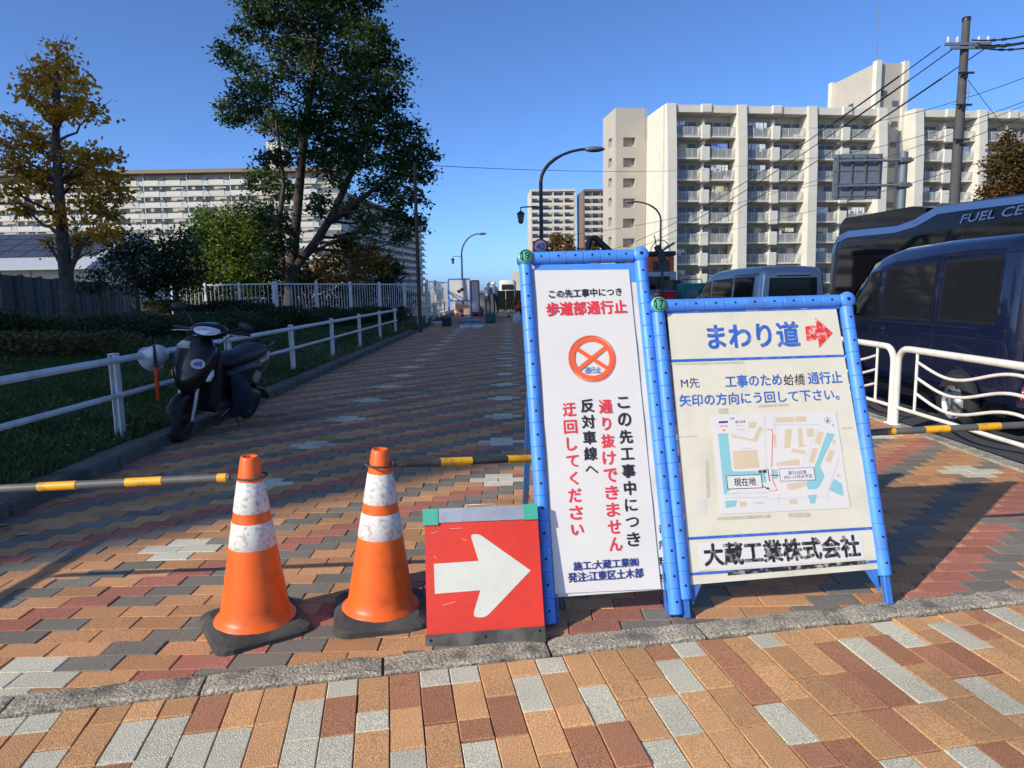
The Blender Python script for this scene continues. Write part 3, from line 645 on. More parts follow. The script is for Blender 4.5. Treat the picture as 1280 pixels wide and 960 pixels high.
# ---------------------------------------------------------------- cones and bars
def cone(label, loc, rz, tilt):
    root = thing('traffic_cone', label, 'traffic cone', loc, rz, None); root.rotation_euler = (Matrix.Rotation(tilt[0], 3, 'X') @ Matrix.Rotation(tilt[1], 3, 'Y') @ Matrix.Rotation(rz, 3, 'Z')).to_euler()
    b = MB(); s_ = .186; c = .06
    oc = lambda k, z: [((sx*(s_-c)+c*math.cos(a))*k, (sy*(s_-c)+c*math.sin(a))*k, z) for sx, sy, a0 in ((1, 1, 0), (-1, 1, 90), (-1, -1, 180), (1, -1, 270)) for a in (R(a0+q) for q in (0, 30, 60, 90))]
    b.loft([oc(1.0, 0), oc(1.0, .022), oc(.965, .030), oc(.80, .046)], smooth=False); b.build('rubber_base', 'rubber', root)
    rad = lambda z: .034+(.131-.034)*((.70-z)/.62)
    b = MB(); prof = [(.157, .044), (.153, .050), (.142, .058), (.1335, .072)] + [(rad(z), z) for z in (.10, .2, .3, .4, .5, .6)] + [(rad(.69), .69), (rad(.7)-.002, .70), (.024, .70), (.022, .66), (.0001, .655)]
    b.lathe(prof, 40); body = b.build('cone_body', 'cone_orange', root)
    for z0, z1 in ((.345, .445), (.485, .605)):
        b = MB(); b.lathe([(rad(z0), z0)] + [(rad(z0+(z1-z0)*f)+.0016, z0+(z1-z0)*f) for f in (.02, .5, .98)] + [(rad(z1), z1)], 40, caps=False); b.build('white_band', 'cone_white', root)
    return root
c1, c2 = gnd(320, 783), gnd(476, 768)
cone('orange cone with two worn white bands carrying the weathered grey bar', (c1.x, c1.y, 0), R(34), (R(.3), R(1.9)))
cone('orange cone with two worn white bands standing right beside the red arrow board', (c2.x, c2.y, 0), R(12), (R(.3), R(2.3)))
def hazard_bar(label, p, q, bands, rings, grey='bar_grey'):
    """telescopic bar, with yellow bands (fractions along) and a ring to slip over a cone at given ends"""
    p, q = Vector(p), Vector(q); d = q-p; root = thing('hazard_bar', label, 'barrier bar', p); L = d.length; m = d.to_track_quat('X', 'Z').to_matrix().to_4x4()
    b = MB(); b.tube([(0, 0, 0), (L, 0, 0)], .0158, 16); b.build('tube', grey, root, m)
    for f0, f1 in bands: b = MB(); b.tube([(f0*L, 0, 0), (f1*L, 0, 0)], .0172, 16); b.build('yellow_band', 'bar_yellow', root, m)
    for end, rr in rings:
        x = 0 if end == 0 else L; sg = -1 if end == 0 else 1
        b = MB(); b.box((x+sg*.012, 0, 0), (.05, .022, .022), bev=.004); b.build('end_clamp', 'rubber', root, m)
        b = MB(); b.tube([(x+sg*(.03+rr)+rr*math.cos(t/24*6.2832), rr*math.sin(t/24*6.2832), 0) for t in range(24)], .0045, 7, closed=True); b.build('ring', 'rubber', root, m)
    return root
t1, t2 = aty(316, 596, c1.y), aty(474, 580, c2.y)
rr = .055
# left bar: ring on the first cone, running off to the left
pe = Vector((t1.x-.088, t1.y, t1.z)); dl = (aty(0, 611, c1.y-.02)-pe); q = pe+dl.normalized()*1.9
f = lambda px: (pe-aty(px, 600, c1.y)).length/1.9
hazard_bar('weathered grey and yellow striped bar hooked on the cone, crossing the path edge', pe, q, [(f(290), f(273)), (f(204), f(159)), (f(98), f(51)), (.74, .84), (.93, .99)], [(0, .055)])
pe = Vector((t2.x+.085, t2.y, t2.z)); q = aty(664, 573, 2.98)
q = pe + (q-pe).normalized()*.75; L = .75; dd = (q-pe).normalized()
f = lambda px: (aty(px, 577, c2.y+.12).x-pe.x)/L/dd.x
hazard_bar('black and yellow striped bar running from a cone to behind the notice board', pe, q, [(f(552), f(589)), (f(634), f(671))], [(0, .055)], 'bar_black')
p, q = aty(1082, 541, 3.1), aty(1300, 530, 3.16); L = (q-p).length; f = lambda px: (aty(px, 536, 3.13).x-p.x)/(q.x-p.x)
q2 = q+(q-p)*.45; f2 = lambda px: f(px)/1.45
hazard_bar('grey and yellow striped bar leaving the detour board in front of the wavy railing', p, q2, [(f2(a), f2(b_)) for a, b_ in ((1104, 1115), (1154, 1185), (1222, 1252), (1296, 1330))], [(1, .055)])
cz = q2 + (q2-p).normalized()*.088
cone('orange traffic cone at the far end of the bar from the detour board', (cz.x, cz.y, 0), R(20), (0, 0))
# ================================================================ guardrails and fences
mat('glass_dark', (.012, .014, .017), rough=.05, var=0., coat=.0, spec=.32)
mat('tyre', (.018, .018, .018), rough=.85)
mat('steel_rim', (.42, .43, .44), rough=.4, metal=.6)
mat('paint_navy', (.0035, .006, .026), rough=.3, var=.02, coat=1.)
mat('paint_silver', (.30, .34, .40), rough=.32, var=.02, coat=.8, metal=.5)
mat('paint_black', (.006, .006, .008), rough=.3, var=.02, coat=.25, spec=.35)
mat('plastic_black', (.009, .009, .010), rough=.5, var=.1)
mat('seat_black', (.012, .012, .014), rough=.45, var=.15, vs_=10, bump=.1)
mat('stripe_blue', (.33, .45, .66), rough=.35, coat=.5, var=.03)
mat('lens_red', (.5, .012, .015), rough=.12, coat=1.)
mat('lens_amber', (.7, .16, .01), rough=.15, coat=1.)
mat('lens_clear', (.62, .66, .68), rough=.12, coat=1.)
mat('machine_orange', (.62, .09, .02), rough=.45, dirt=(.2, .07, .03), damt=.5)
mat('teal', (.01, .17, .17), rough=.5)
mat('cloth_navy', (.010, .012, .03), rough=.8, var=.2, vs_=12, bump=.2, bs=40)
mat('helmet_white', (.62, .62, .62), rough=.25, coat=.6, var=.03)
mat('baton', (.85, .09, .01), rough=.3, coat=.5)
mat('skin', (.45, .27, .19), rough=.6)
mat('cloth_grey', (.22, .27, .33), rough=.8)
mat('cloth_dark', (.025, .028, .04), rough=.85)
mat('vest_orange', (.7, .10, .03), rough=.7)
mat('tarp_blue', (.13, .28, .55), rough=.6, var=.2, vs_=3)
mat('green_bag', (.01, .11, .095), rough=.7)
mat('sack', (.45, .48, .55), rough=.8, var=.2, vs_=6)
mat('wood', (.36, .25, .15), rough=.8)
mat('barrier_black', (.008, .008, .009), rough=.8, spec=.15)
def guardrail(label, x, y0, n, pitch, z0, tilt=0.):
    root = thing('guardrail', label, 'guardrail', (x, y0, z0)); L = pitch*(n-1)
    b = MB(); b.box((0, 0, .37), (.06, .018, .76), bev=.004); b.box((.024, 0, .37), (.010, .075, .755)); b.box((-.024, 0, .37), (.010, .075, .755)); b.box((0, 0, .753), (.066, .08, .012), bev=.004); me = b.mesh('post', 'fence_paint')
    for k in range(n): o = link('post', me, root); o.location = (0, k*pitch, 0); o.rotation_euler = (random.gauss(0, .006), random.gauss(0, .008), 0)
    for z, r in ((.705, .030), (.40, .024)):
        for k in range(-1, n-1) if tilt == 0 else range(n-1):
            b = MB(); b.tube([(.055, 0.004, 0), (.055, pitch-.004, 0)], r, 8, smooth=False); o = b.build('rail', 'fence_paint', root); o.location = (0, k*pitch, z)
            b = MB(); b.box((.034, 0, z-.012), (.02, .05, .04)); o = b.build('rail_bracket', 'fence_paint', root); o.location = (0, (k+1)*pitch, 0)
    return root
guardrail('white two-rail guardrail on the verge kerb running past the parked scooter', -3.44, 3.54, 8, 2.46, .075)
guardrail('short white two-rail guardrail on the verge beside the thin brown pole and work site', -3.34, 25.2, 5, 2.5, .04, 1)
def wavy_railing(label, y0, y1):
    """white tubular panel: arched frame, thin inner bars, three wavy bars"""
    root = thing('wavy_railing', label, 'railing', (3.6, y0, 0), 0, None); L = y1-y0; s = 1 if L > 0 else -1; L = abs(L); Y = lambda t: s*t
    pts = [(0, Y(0), 0), (0, Y(0), .58)] + [(0, Y(.14-.14*math.cos(a)), .58+.14*math.sin(a)) for a in (.35, .7, 1.05, 1.4)] + [(0, Y(.2), .722), (0, Y(L-.2), .722)] + [(0, Y(L-.14+.14*math.sin(a)), .58+.14*math.cos(a)) for a in (.15, .5, .85, 1.2)] + [(0, Y(L), .56), (0, Y(L), 0)]
    MB().tube(pts, .03, 12).build('frame', 'rail_white', root)
    MB().tube([(0, Y(.03), .165), (0, Y(L-.03), .165)], .0175, 8).build('bottom_rail', 'rail_white', root)
    for t in (.30, L-.30): MB().tube([(0, Y(t), .165), (0, Y(t), .70)], .0135, 8).build('inner_bar', 'rail_white', root)
    for z in (.60, .46, .32):
        pts = [(0, Y(.30+(L-.6)*i/28), z-.055*math.sin(min(i/28*2.0, 2)*math.pi*1.0)+.03*math.cos(i/28*2*math.pi)-.01) for i in range(29)]; MB().tube(pts, .0135, 8).build('wavy_bar', 'rail_white', root)
    for t in (0, L): MB().lathe([(.06, 0), (.06, .008), (.034, .010)], 14, mx=Matrix.Translation((0, Y(t), 0))).build('base_plate', 'rail_white', root)
wavy_railing('cream tubular railing panel with wavy bars in front of the navy van rear', 6.44, 4.35)
wavy_railing('cream tubular railing panel with wavy bars, half hidden behind the detour board', 6.515, 8.6)
def bar_fence(label, p, q, z0, z1, pitch, npost):
    p, q = Vector(p), Vector(q); d = q-p; L = d.length; root = thing('bar_fence', label, 'fence', (p.x, p.y, 0), math.atan2(d.y, d.x))
    me = MB().tube([(0, 0, z0+.1), (0, 0, z1-.03)], .011, 6).mesh('bar', 'fence_paint'); n = int(L/pitch)
    for k in range(n): o = link('bar', me, root); o.location = ((k+.5)*L/n, 0, 0)
    for z in (z1, z0+.12): MB().box((L/2, 0, z), (L, .04, .045)).build('rail', 'fence_paint', root)
    pm = MB().box((0, 0, (z0+z1)/2+.03), (.075, .07, z1-z0+.1)).mesh('post', 'fence_paint')
    for k in range(npost): o = link('post', pm, root); o.location = (L*k/(npost-1), -.025, 0)
bar_fence('long white vertical-bar fence leading up to the thin brown pole', (-6.75, 20.2), (-3.55, 29.5), .25, 1.6, .165, 6)
bar_fence('short white vertical-bar fence in front of the bright yellow-green shrub', (-12.6, 26.2), (-8.6, 25.6), .3, 1.68, .16, 4)
bar_fence('grey vertical-bar fence beyond the thin brown pole, leading behind the blue-framed board', (-3.7, 31), (-3.3, 41), .1, 1.75, .2, 5)
# block wall of stacked concrete planks
root = thing('plank_wall', 'dark weathered concrete plank wall with posts behind the ginkgo', 'wall', (-12.35, 17, 0), math.atan2(17, -5.85)); LW = math.hypot(17, 5.85); nb = 11; bl = LW/nb
for k in range(nb):
    for j in range(5):
        b = MB(); b.box((bl/2, 0, .14), (bl-.02, .05, .286), bev=.006); o = b.build('plank', 'block_wall', root); o.location = (k*bl, random.gauss(0, .006), .5+.28*j-.012*k); o.rotation_euler = (0, .006, 0)
    b = MB(); b.box((0, .0, .72), (.13, .12, 1.5), bev=.01); o = b.build('post', 'block_wall', root); o.location = (k*bl, 0, .48-.012*k)

# ================================================================ scooter
def scooter():
    root = thing('scooter', 'black motor scooter with oval white sticker parked against the white guardrail', 'scooter', (-2.94, 6.83, 0), R(180-5)); root.rotation_euler = (0, R(-8), R(180-8))
    def wheel(name, y, z, rot=0.):
        mx = Matrix.Translation((0, y, z)) @ Matrix.Rotation(rot, 4, 'Z') @ Matrix.Rotation(R(90), 4, 'Y')
        b = MB(); pr = []
        for k in range(13): a = math.pi*2*k/12; pr.append((.178+.038*math.cos(a), .043*math.sin(a)))
        b.lathe(pr, 28, caps=False, mx=mx); w = b.build(name, 'tyre', root)
        b = MB(); b.lathe([(.143, -.03), (.15, -.02), (.15, .02), (.143, .03), (.13, .012), (.05, .012), (.045, .04), (.0001, .04)], 24, caps=False, mx=mx)
        b.lathe([(.0001, -.04), (.045, -.04), (.05, -.012), (.13, -.012), (.143, -.03)], 24, caps=False, mx=mx); b.build('rim', 'plastic_black', w)
        b = MB(); b.lathe([(.085, .042), (.085, .045), (.05, .045)], 20, caps=False, mx=mx); b.build('brake_disc', 'alloy', w)
    ST = R(13)                                                    # steering angle
    wheel('front_wheel', .60, .215, ST); wheel('rear_wheel', -.56, .215)
    for x in (-.085, .085): MB().tube([(x, .60, .20), (x, .545, .42)], .019, 10).build('fork_leg', 'alloy', root); MB().tube([(x, .548, .41), (x*.8, .47, .66)], .016, 8).build('fork_stanchion', 'steel_rim', root)
    rings = []                                                   # front mudguard hugging the tyre
    for k in range(9):
        a = R(20+k*17); rr = .228; y, z = .60+rr*math.cos(a), .215+rr*math.sin(a); w = .066*math.sin(R(25+k*16))**.4 if 0 < k < 8 else .03
        ny, nz = math.cos(a), math.sin(a); rings.append([(-w, y-ny*.05, z-nz*.05), (-w*.75, y, z), (0, y+ny*.014, z+nz*.014), (w*.75, y, z), (w, y-ny*.05, z-nz*.05), (0, y+ny*.004, z+nz*.004)])
    MB().loft(rings).build('front_mudguard', 'paint_black', root)
    # front cowl: narrow beak below, broad shield above
    def sec(z, y0, y1, w, e=2.3, n=16):
        cy, b_ = (y0+y1)/2, (y1-y0)/2; return ring(0, cy, z, w, b_, n, e)
    fc = MB().loft([sec(.44, .50, .60, .035), sec(.50, .42, .635, .10), sec(.58, .37, .635, .155), sec(.68, .35, .615, .19), sec(.78, .34, .575, .20), sec(.86, .335, .53, .185), sec(.93, .335, .48, .12), sec(.96, .35, .45, .07)]).build('front_cowl', 'paint_black', root)
    for s_ in (-1, 1):                                           # indicators low on the cowl
        b = MB(); b.loft([ring(s_*.165, .50, .57, .022, .03, 10), ring(s_*.185, .49, .62, .02, .035, 10), ring(s_*.19, .47, .67, .008, .015, 10)]); b.build('indicator', 'lens_clear' if s_ < 0 else 'lens_amber', root)
    b = MB(); m = Matrix.Translation((-.122, .612, .735)) @ Matrix.Rotation(R(28), 4, 'Z') @ Matrix.Rotation(R(-14), 4, 'X')
    P = [(.062*math.cos(t/24*6.2832), .0, .048*math.sin(t/24*6.2832)) for t in range(24)]; Q = [(x, .005, z) for x, _, z in P]; b.loft([P, Q]); st = b.build('oval_sticker', 'paper', root, m)
    me = text_mesh('lettering', '4R', -.036, .036, -.024, .026, 'ink_blue', .06, shear=.3); link('lettering', me, st, Matrix.Translation((0, .0062, 0)) @ Matrix.Rotation(R(180), 4, 'Z'))
    b = MB(); b.loft([[( -.05, .585, .875), (.05, .585, .875), (.06, .56, .84), (-.06, .56, .84)], [(-.04, .53, .905), (.04, .53, .905), (.05, .52, .885), (-.05, .52, .885)]]); b.build('cowl_decal', 'paper', root, Matrix.Translation((.07, -.03, .004)))
    # leg shield, floor, under-floor
    MB().loft([sec(.30, .22, .36, .15, 3), sec(.5, .27, .37, .19, 3), sec(.75, .30, .37, .20, 3), sec(.9, .31, .37, .15, 3)]).build('leg_shield', 'plastic_black', root)
    MB().box((0, .08, .275), (.30, .46, .09), bev=.025).build('floorboard', 'plastic_black', root)
    # handlebar with its cover and lamp
    hb = MB(); hb.loft([ring(0, .40, .95, .07, .06, 14), ring(0, .42, .99, .155, .085, 14), ring(0, .41, 1.03, .175, .09, 14), ring(0, .38, 1.07, .13, .075, 14), ring(0, .36, 1.085, .06, .04, 14)]); H_ = Matrix.Translation((0, 0, 0)) @ Matrix.Rotation(ST, 4, 'Z')
    hc = hb.build('handlebar_cover', 'paint_black', root, H_)
    b = MB(); b.loft([[(.135*math.cos(t/20*6.2832), .455-.04*abs(math.cos(t/20*6.2832))**2, 1.018+.042*math.sin(t/20*6.2832)*(1-.25*math.cos(t/20*6.2832)**2)) for t in range(20)], [(.11*math.cos(t/20*6.2832), .505-.045*abs(math.cos(t/20*6.2832))**2, 1.014+.03*math.sin(t/20*6.2832)) for t in range(20)]]); b.build('headlight', 'lens_clear', hc, Matrix.Translation((0, .042, .004)))
    for s_ in (-1, 1):
        MB().tube([(s_*.12, .385, 1.01), (s_*.22, .36, 1.015), (s_*.34, .325, 1.01)], [.016, .018, .019], 10).build('grip', 'plastic_black', hc)
        MB().tube([(s_*.16, .43, 1.005), (s_*.25, .435, 1.0), (s_*.335, .40, .985)], .006, 6).build('brake_lever', 'alloy', hc)
        mz = 0. if s_ > 0 else -.12; MB().tube([(s_*.15, .38, 1.03), (s_*.20, .375, 1.13+mz*.7), (s_*.27, .35, 1.185+mz)], .006, 6).build('mirror_stem', 'lamp_black', hc)
        b = MB(); b.ball((0, 0, 0), (.075, .022, .045)); b.build('mirror', 'plastic_black', hc, Matrix.Translation((s_*.30, .35, 1.20+mz)) @ Matrix.Rotation(R(10*s_), 4, 'Z') @ Matrix.Rotation(R(12*s_), 4, 'Y'))
    for s_ in (-1, 1): MB().tube([(s_*.2, .40, 1.0), (s_*.17, .47, .96), (s_*.10, .45, .90), (s_*.06, .40, .88)], .005, 6).build('control_cable', 'lamp_black', hc)
    # seat and tail
    def ys(y, z0, z1, w, e=2.6, n=16): return ring(0, y, (z0+z1)/2, w, (z1-z0)/2, n, e, 'xz')
    MB().loft([ys(.0, .36, .60, .08), ys(-.06, .33, .66, .135), ys(-.25, .36, .68, .16), ys(-.5, .42, .70, .165), ys(-.72, .5, .72, .13), ys(-.86, .58, .73, .07), ys(-.9, .63, .70, .03)]).build('tail_cover', 'paint_black', root)
    MB().loft([ys(.03, .62, .68, .06), ys(-.02, .615, .735, .12), ys(-.2, .63, .765, .145), ys(-.36, .64, .765, .15), ys(-.5, .655, .80, .15), ys(-.68, .67, .815, .12), ys(-.76, .70, .79, .06)]).build('seat', 'seat_black', root)
    MB().tube([(-.12, -.5, .77), (-.135, -.72, .80), (-.10, -.86, .82), (0, -.89, .825), (.10, -.86, .82), (.135, -.72, .80), (.12, -.5, .77)], .011, 8).build('grab_rail', 'lamp_black', root)
    MB().loft([ys(-.04, .20, .34, .09), ys(-.3, .16, .40, .12), ys(-.5, .17, .36, .13), ys(-.68, .2, .3, .08)]).build('engine_cover', 'plastic_black', root)
    b = MB(); b.tube([(.13, -.2, .2), (.15, -.4, .26), (.155, -.82, .34)], [.03, .055, .055], 12); b.build('silencer', 'plastic_black', root)
    b = MB(); b.ball((-.155, -.42, .50), (.012, .09, .075), seg=16); b.build('side_panel', 'steel_rim', root)
    b = MB(); b.box((-.167, -.50, .655), (.006, .09, .02), bev=.004); b.build('side_badge', 'paper', root)
    b = MB(); b.loft([ring(-.12, -.12, .03+.10, .05, .15, 14, 2.2), ring(-.165, -.14, .22, .06, .19, 14, 2.6), ring(-.17, -.13, .36, .055, .17, 14, 2.4), ring(-.14, -.08, .50, .045, .13, 14, 2.2), ring(-.12, -.05, .56, .02, .07, 14, 2.2)]); b.build('leg_cover', 'cloth_navy', root)
    MB().tube([(-.08, -.15, .18), (-.16, -.12, .015)], .011, 8).build('side_stand', 'lamp_black', root)
    MB().tube([(.0, -.3, .2), (.14, -.25, .01)], .012, 8).build('centre_stand', 'lamp_black', root)
    MB().loft([ys(-.62, .30, .36, .05), ys(-.8, .26, .31, .06), ys(-.92, .16, .24, .06)]).build('rear_mudguard', 'plastic_black', root)
scooter()
hp = aty(196, 444, 6.42)
root = thing('safety_helmet', 'white safety helmet hanging from the scooter handlebar', 'helmet', hp)
b = MB(); pr = [(.128, -.075), (.124, -.045), (.12, 0), (.105, .045), (.075, .08), (.035, .098), (.0001, .102)]; mh = Matrix.Rotation(R(62), 4, 'Y') @ Matrix.Rotation(R(15), 4, 'X') @ Matrix.Diagonal((.82, .98, .98, 1)); b.lathe(pr, 24, caps=False, mx=mh); b.build('shell', 'helmet_white', root)
b = MB(); b.lathe([(.117, -.072), (.112, 0), (.09, .045), (.0001, .07)], 20, caps=False, mx=mh); b.build('lining', 'plastic_black', root)
b = MB(); b.lathe([(.128, -.075), (.152, -.082), (.15, -.088), (.122, -.08)], 24, caps=False, mx=mh); b.build('brim', 'helmet_white', root)
MB().tube([(.05, .03, .04), (.09, .05, .12), (.11, .08, .17)], .006, 6).build('chin_strap', 'lamp_black', root)
bt = aty(194, 450, 6.3); bb = aty(198, 501, 6.3)
root = thing('traffic_baton', 'orange traffic baton with black handle hanging beside the white helmet', 'baton', bt); d = bb-bt
MB().tube([(0, 0, .14), (0, 0, .03), tuple(d*.18)], [.011, .015, .016], 10).build('handle', 'lamp_black', root)
MB().tube([tuple(d*.18), tuple(d*.96), tuple(d)], [.019, .018, .010], 12).build('light_tube', 'baton', root)

# ================================================================ vehicles
class Body:
    """van body lofted over stations (y, top, bottom, half width); sides bow out to the belt and lean in above it"""
    def __init__(s, st, belt): s.st, s.belt = st, belt
    def at(s, y):
        st = s.st
        for a, b in zip(st, st[1:]):
            if a[0] <= y <= b[0]: f = (y-a[0])/max(b[0]-a[0], 1e-6); return [a[i]+(b[i]-a[i])*f for i in range(4)]
        return st[0] if y < st[0][0] else st[-1]
    def half(s, y):
        _, zt, zb, w = s.at(y); be = min(s.belt, zt-.10)
        return [(w*.955, zb), (w*.99, zb+(be-zb)*.3), (w, zb+(be-zb)*.62), (w*.992, be), (w*.975, be+(zt-be)*.25), (w*.925, be+(zt-be)*.78), (w*.87, be+(zt-be)*.91), (w*.74, be+(zt-be)*.975), (w*.4, zt), (0, zt+.006)]
    def sx(s, y, z):
        h = s.half(y)
        for a, b in zip(h, h[1:]):
            if a[1] <= z <= b[1]: f = (z-a[1])/max(b[1]-a[1], 1e-6); return a[0]+(b[0]-a[0])*f
        return h[0][0] if z < h[0][1] else h[-1][0]
    def body(s, mats, root, name='body'):
        rings = []
        for y, *_ in s.st:
            h = s.half(y); rings.append([(-x, y, z) for x, z in h] + [(x, y, z) for x, z in h[-2::-1]])
        b = MB(); b.loft(rings, smooth=True); return b.build(name, mats, root)
    def patch(s, name, c, material, root, side=-1, off=.004, n=6, parent=None, th=0.):
        """c: four (y, z) corners; a panel that follows the side"""
        V = []
        for j in range(n+1):
            for i in range(n+1):
                u, v = i/n, j/n; y = (c[0][0]*(1-u)+c[1][0]*u)*(1-v)+(c[3][0]*(1-u)+c[2][0]*u)*v; z = (c[0][1]*(1-u)+c[1][1]*u)*(1-v)+(c[3][1]*(1-u)+c[2][1]*u)*v
                V.append((side*(s.sx(y, z)+off), y, z))
        b = MB(); b.add(V, [(j*(n+1)+i, j*(n+1)+i+1, (j+1)*(n+1)+i+1, (j+1)*(n+1)+i) for j in range(n) for i in range(n)], 0, True); return b.build(name, material, parent or root)
def wheel_at(root, x, y, r, side=-1):
    mx = Matrix.Translation((x, y, r)) @ Matrix.Rotation(R(90*side), 4, 'Y')
    b = MB(); b.lathe([(r*.62, .07), (r*.9, .075), (r, .05), (r, -.08), (r*.6, -.08)], 28, caps=False, mx=mx); w = b.build('wheel', 'tyre', root)
    b = MB(); b.lathe([(r*.62, .066), (r*.60, .06), (r*.55, .035), (r*.46, .03), (r*.3, .042), (r*.26, .075), (r*.12, .078), (.0001, .078)], 28, caps=False, mx=mx); b.build('rim', 'steel_rim', w)
    b = MB()
    for k in range(8): a = k/8*6.2832; b.lathe([(r*.055, .037), (r*.05, .044), (.0001, .045)], 8, mx=mx @ Matrix.Translation((r*.5*math.cos(a), r*.5*math.sin(a), -.002)))
    b.build('rim_hole', 'hole', w)
def kei_van(label, loc, rz, paint, zt=1.85, navy=True):
    root = thing('van', label, 'van', loc, rz); W = .735; L = 3.39
    st = [(0, zt-.14, .36, W*.90), (.03, zt-.08, .30, W*.955), (.10, zt-.02, .24, W*.99), (.3, zt, .21, W), (1.2, zt+.005, .20, W), (2.0, zt-.02, .20, W), (2.35, zt-.07, .20, W), (2.55, zt-.14, .20, W), (2.8, zt-.36, .20, W*.995), (3.05, 1.24, .20, W*.985), (3.2, 1.06, .22, W*.965), (3.33, .95, .26, W*.93), (L, .84, .34, W*.86)]
    B = Body(st, 1.0); B.body(paint, root)
    z1 = zt-.235
    for c in ([(.30, 1.06), (1.10, 1.06), (1.08, z1-.01), (.30, z1)], [(1.25, 1.05), (2.20, 1.05), (2.18, z1-.05), (1.25, z1-.015)], [(2.33, 1.05), (3.02, 1.05), (2.76, z1-.13), (2.34, z1-.07)]):
        f = B.patch('window_frame', [(c[0][0]-.03, c[0][1]-.03), (c[1][0]+.03, c[1][1]-.03), (c[2][0]+.03, c[2][1]+.03), (c[3][0]-.03, c[3][1]+.03)], 'plastic_black', root, off=.003); B.patch('glass', c, 'glass_dark', root, off=.007, parent=f)
        f = B.patch('window_frame', [(c[0][0]-.03, c[0][1]-.03), (c[1][0]+.03, c[1][1]-.03), (c[2][0]+.03, c[2][1]+.03), (c[3][0]-.03, c[3][1]+.03)], 'plastic_black', root, side=1, off=.003); B.patch('glass', c, 'glass_dark', root, side=1, off=.007, parent=f)
    for y in (1.17, 2.27): B.patch('door_gap', [(y-.004, .35), (y+.004, .35), (y+.004, z1+.06), (y-.004, z1+.06)], 'hole', root, off=.002)
    for y in (.14,): B.patch('panel_seam', [(y-.003, .40), (y+.003, .40), (y+.003, z1+.10), (y-.003, z1+.10)], 'hole', root, off=.002)
    for (ya_, za_, yb2, zb2) in ((.32, .74, .52, .745), (.32, .92, .52, .925), (.32, .74, .325, .925), (.515, .74, .52, .925)): B.patch('fuel_lid_seam', [(ya_, za_), (yb2, za_), (yb2, zb2), (ya_, zb2)], 'hole', root, off=.002, n=2)
    B.patch('body_crease', [(.12, .70), (2.9, .66), (2.9, .668), (.12, .708)], 'paint_silver' if not navy else 'plastic_black', root, off=.0015)
    B.patch('door_rail', [(.10, z1+.058), (1.15, z1+.058), (1.15, z1+.07), (.10, z1+.07)], 'plastic_black', root, off=.006)
    B.patch('belt_line', [(.12, .985), (3.1, .985), (3.1, .991), (.12, .991)], 'hole', root, off=.0015)
    B.patch('sill', [(.1, .22), (3.2, .22), (3.2, .33), (.1, .33)], 'plastic_black', root, off=.004)
    for y in (2.12, 2.40): f = B.patch('door_handle_recess', [(y-.05, .84), (y+.05, .84), (y+.05, .93), (y-.05, .93)], 'plastic_black', root, off=.003); b = MB(); b.box((-(B.sx(y, .88)+.014), y, .89), (.02, .085, .028), bev=.008); b.build('door_handle', paint, root)
    for y in (.70, 2.86):
        for side in (-1, 1):
            V = [(side*(W+.004), y, .28)] + [(side*(W*1.0+.004), y+.31*math.cos(a), .28+.31*math.sin(a)) for a in [math.pi*k/16 for k in range(17)]]
            b = MB(); b.add(V, [(0, k+1, k+2) for k in range(16)]); b.build('wheel_arch', 'hole', root); wheel_at(root, side*(W-.012), y, .272, side)
    # rear face: window, lamps, bumper, plate
    yb = -.006; V = [(-.50, 1.08), (.50, 1.08), (.47, zt-.27), (-.47, zt-.27)]
    b = MB(); b.prism([(x*1.06, z+(.03 if z > 1.2 else -.03)) for x, z in V], yb, yb+.03); f = b.build('rear_window_frame', 'plastic_black', root); b = MB(); b.prism(V, yb-.004, yb+.02); b.build('glass', 'glass_dark', f)
    MB().box((0, -.03, .42), (1.38, .14, .26), bev=.05).build('rear_bumper', paint if navy else 'plastic_black', root)
    for s_ in (-1, 1):
        mx = Matrix.Translation((s_*.60, -.105, .44)) @ Matrix.Rotation(R(90), 4, 'X')
        if navy: b = MB(); b.lathe([(.070, -.02), (.07, .012), (.05, .02), (.0001, .023)], 20, mx=Matrix.Translation((s_*.655, -.075, .46)) @ Matrix.Rotation(R(90-0), 4, 'X') @ Matrix.Rotation(R(-38*s_), 4, 'Y')); lp = b.build('tail_lamp', 'lens_red', root); b = MB(); b.box((0, 0, 0), (.09, .012, .03), bev=.004); b.build('indicator_strip', 'lens_amber', lp, Matrix.Translation((s_*.662, -.092, .425)) @ Matrix.Rotation(R(38*s_), 4, 'Z'))
        else: MB().box((s_*.63, -.0, .86), (.10, .03, .34), bev=.012).build('tail_lamp', 'lens_red', root)
    b = MB(); b.box((0, -.012, .80), (.33, .012, .165), bev=.003); b.build('number_plate', 'bar_yellow', root)
    MB().tube([(-.35, -.02, zt-.2), (.35, -.02, zt-.2)], .012, 6).build('high_stop_lamp', 'plastic_black', root)
    for s_ in (-1,): MB().ball((s_*(W+.08), 2.72, 1.10), (.06, .04, .085)).build('door_mirror', paint, root); MB().tube([(s_*(W-.03), 2.76, 1.03), (s_*(W+.06), 2.73, 1.06)], .012, 6).build('mirror_arm', 'plastic_black', root)
    # windscreen
    B2 = MB(); hs = [(2.60, zt-.20), (3.08, 1.20)]; B2.add([(-.60, 2.57, zt-.145), (.60, 2.57, zt-.145), (.67, 3.06, 1.245), (-.67, 3.06, 1.245)], [(0, 1, 2, 3)]); B2.build('windscreen', 'glass_dark', root)
    if not navy: MB().tube([(0, .12, zt), (0, .0, zt+.12)], .004, 5).build('aerial', 'lamp_black', root)
    return root
kei_van('dark navy blue kei van parked behind the wavy railing', (5.04, 5.93, -.1), 0, 'paint_navy')
kei_van('silver-blue van standing ahead of the navy van, above the detour board', (5.62, 13.95, -.1), R(8), 'paint_silver', 1.80, False)
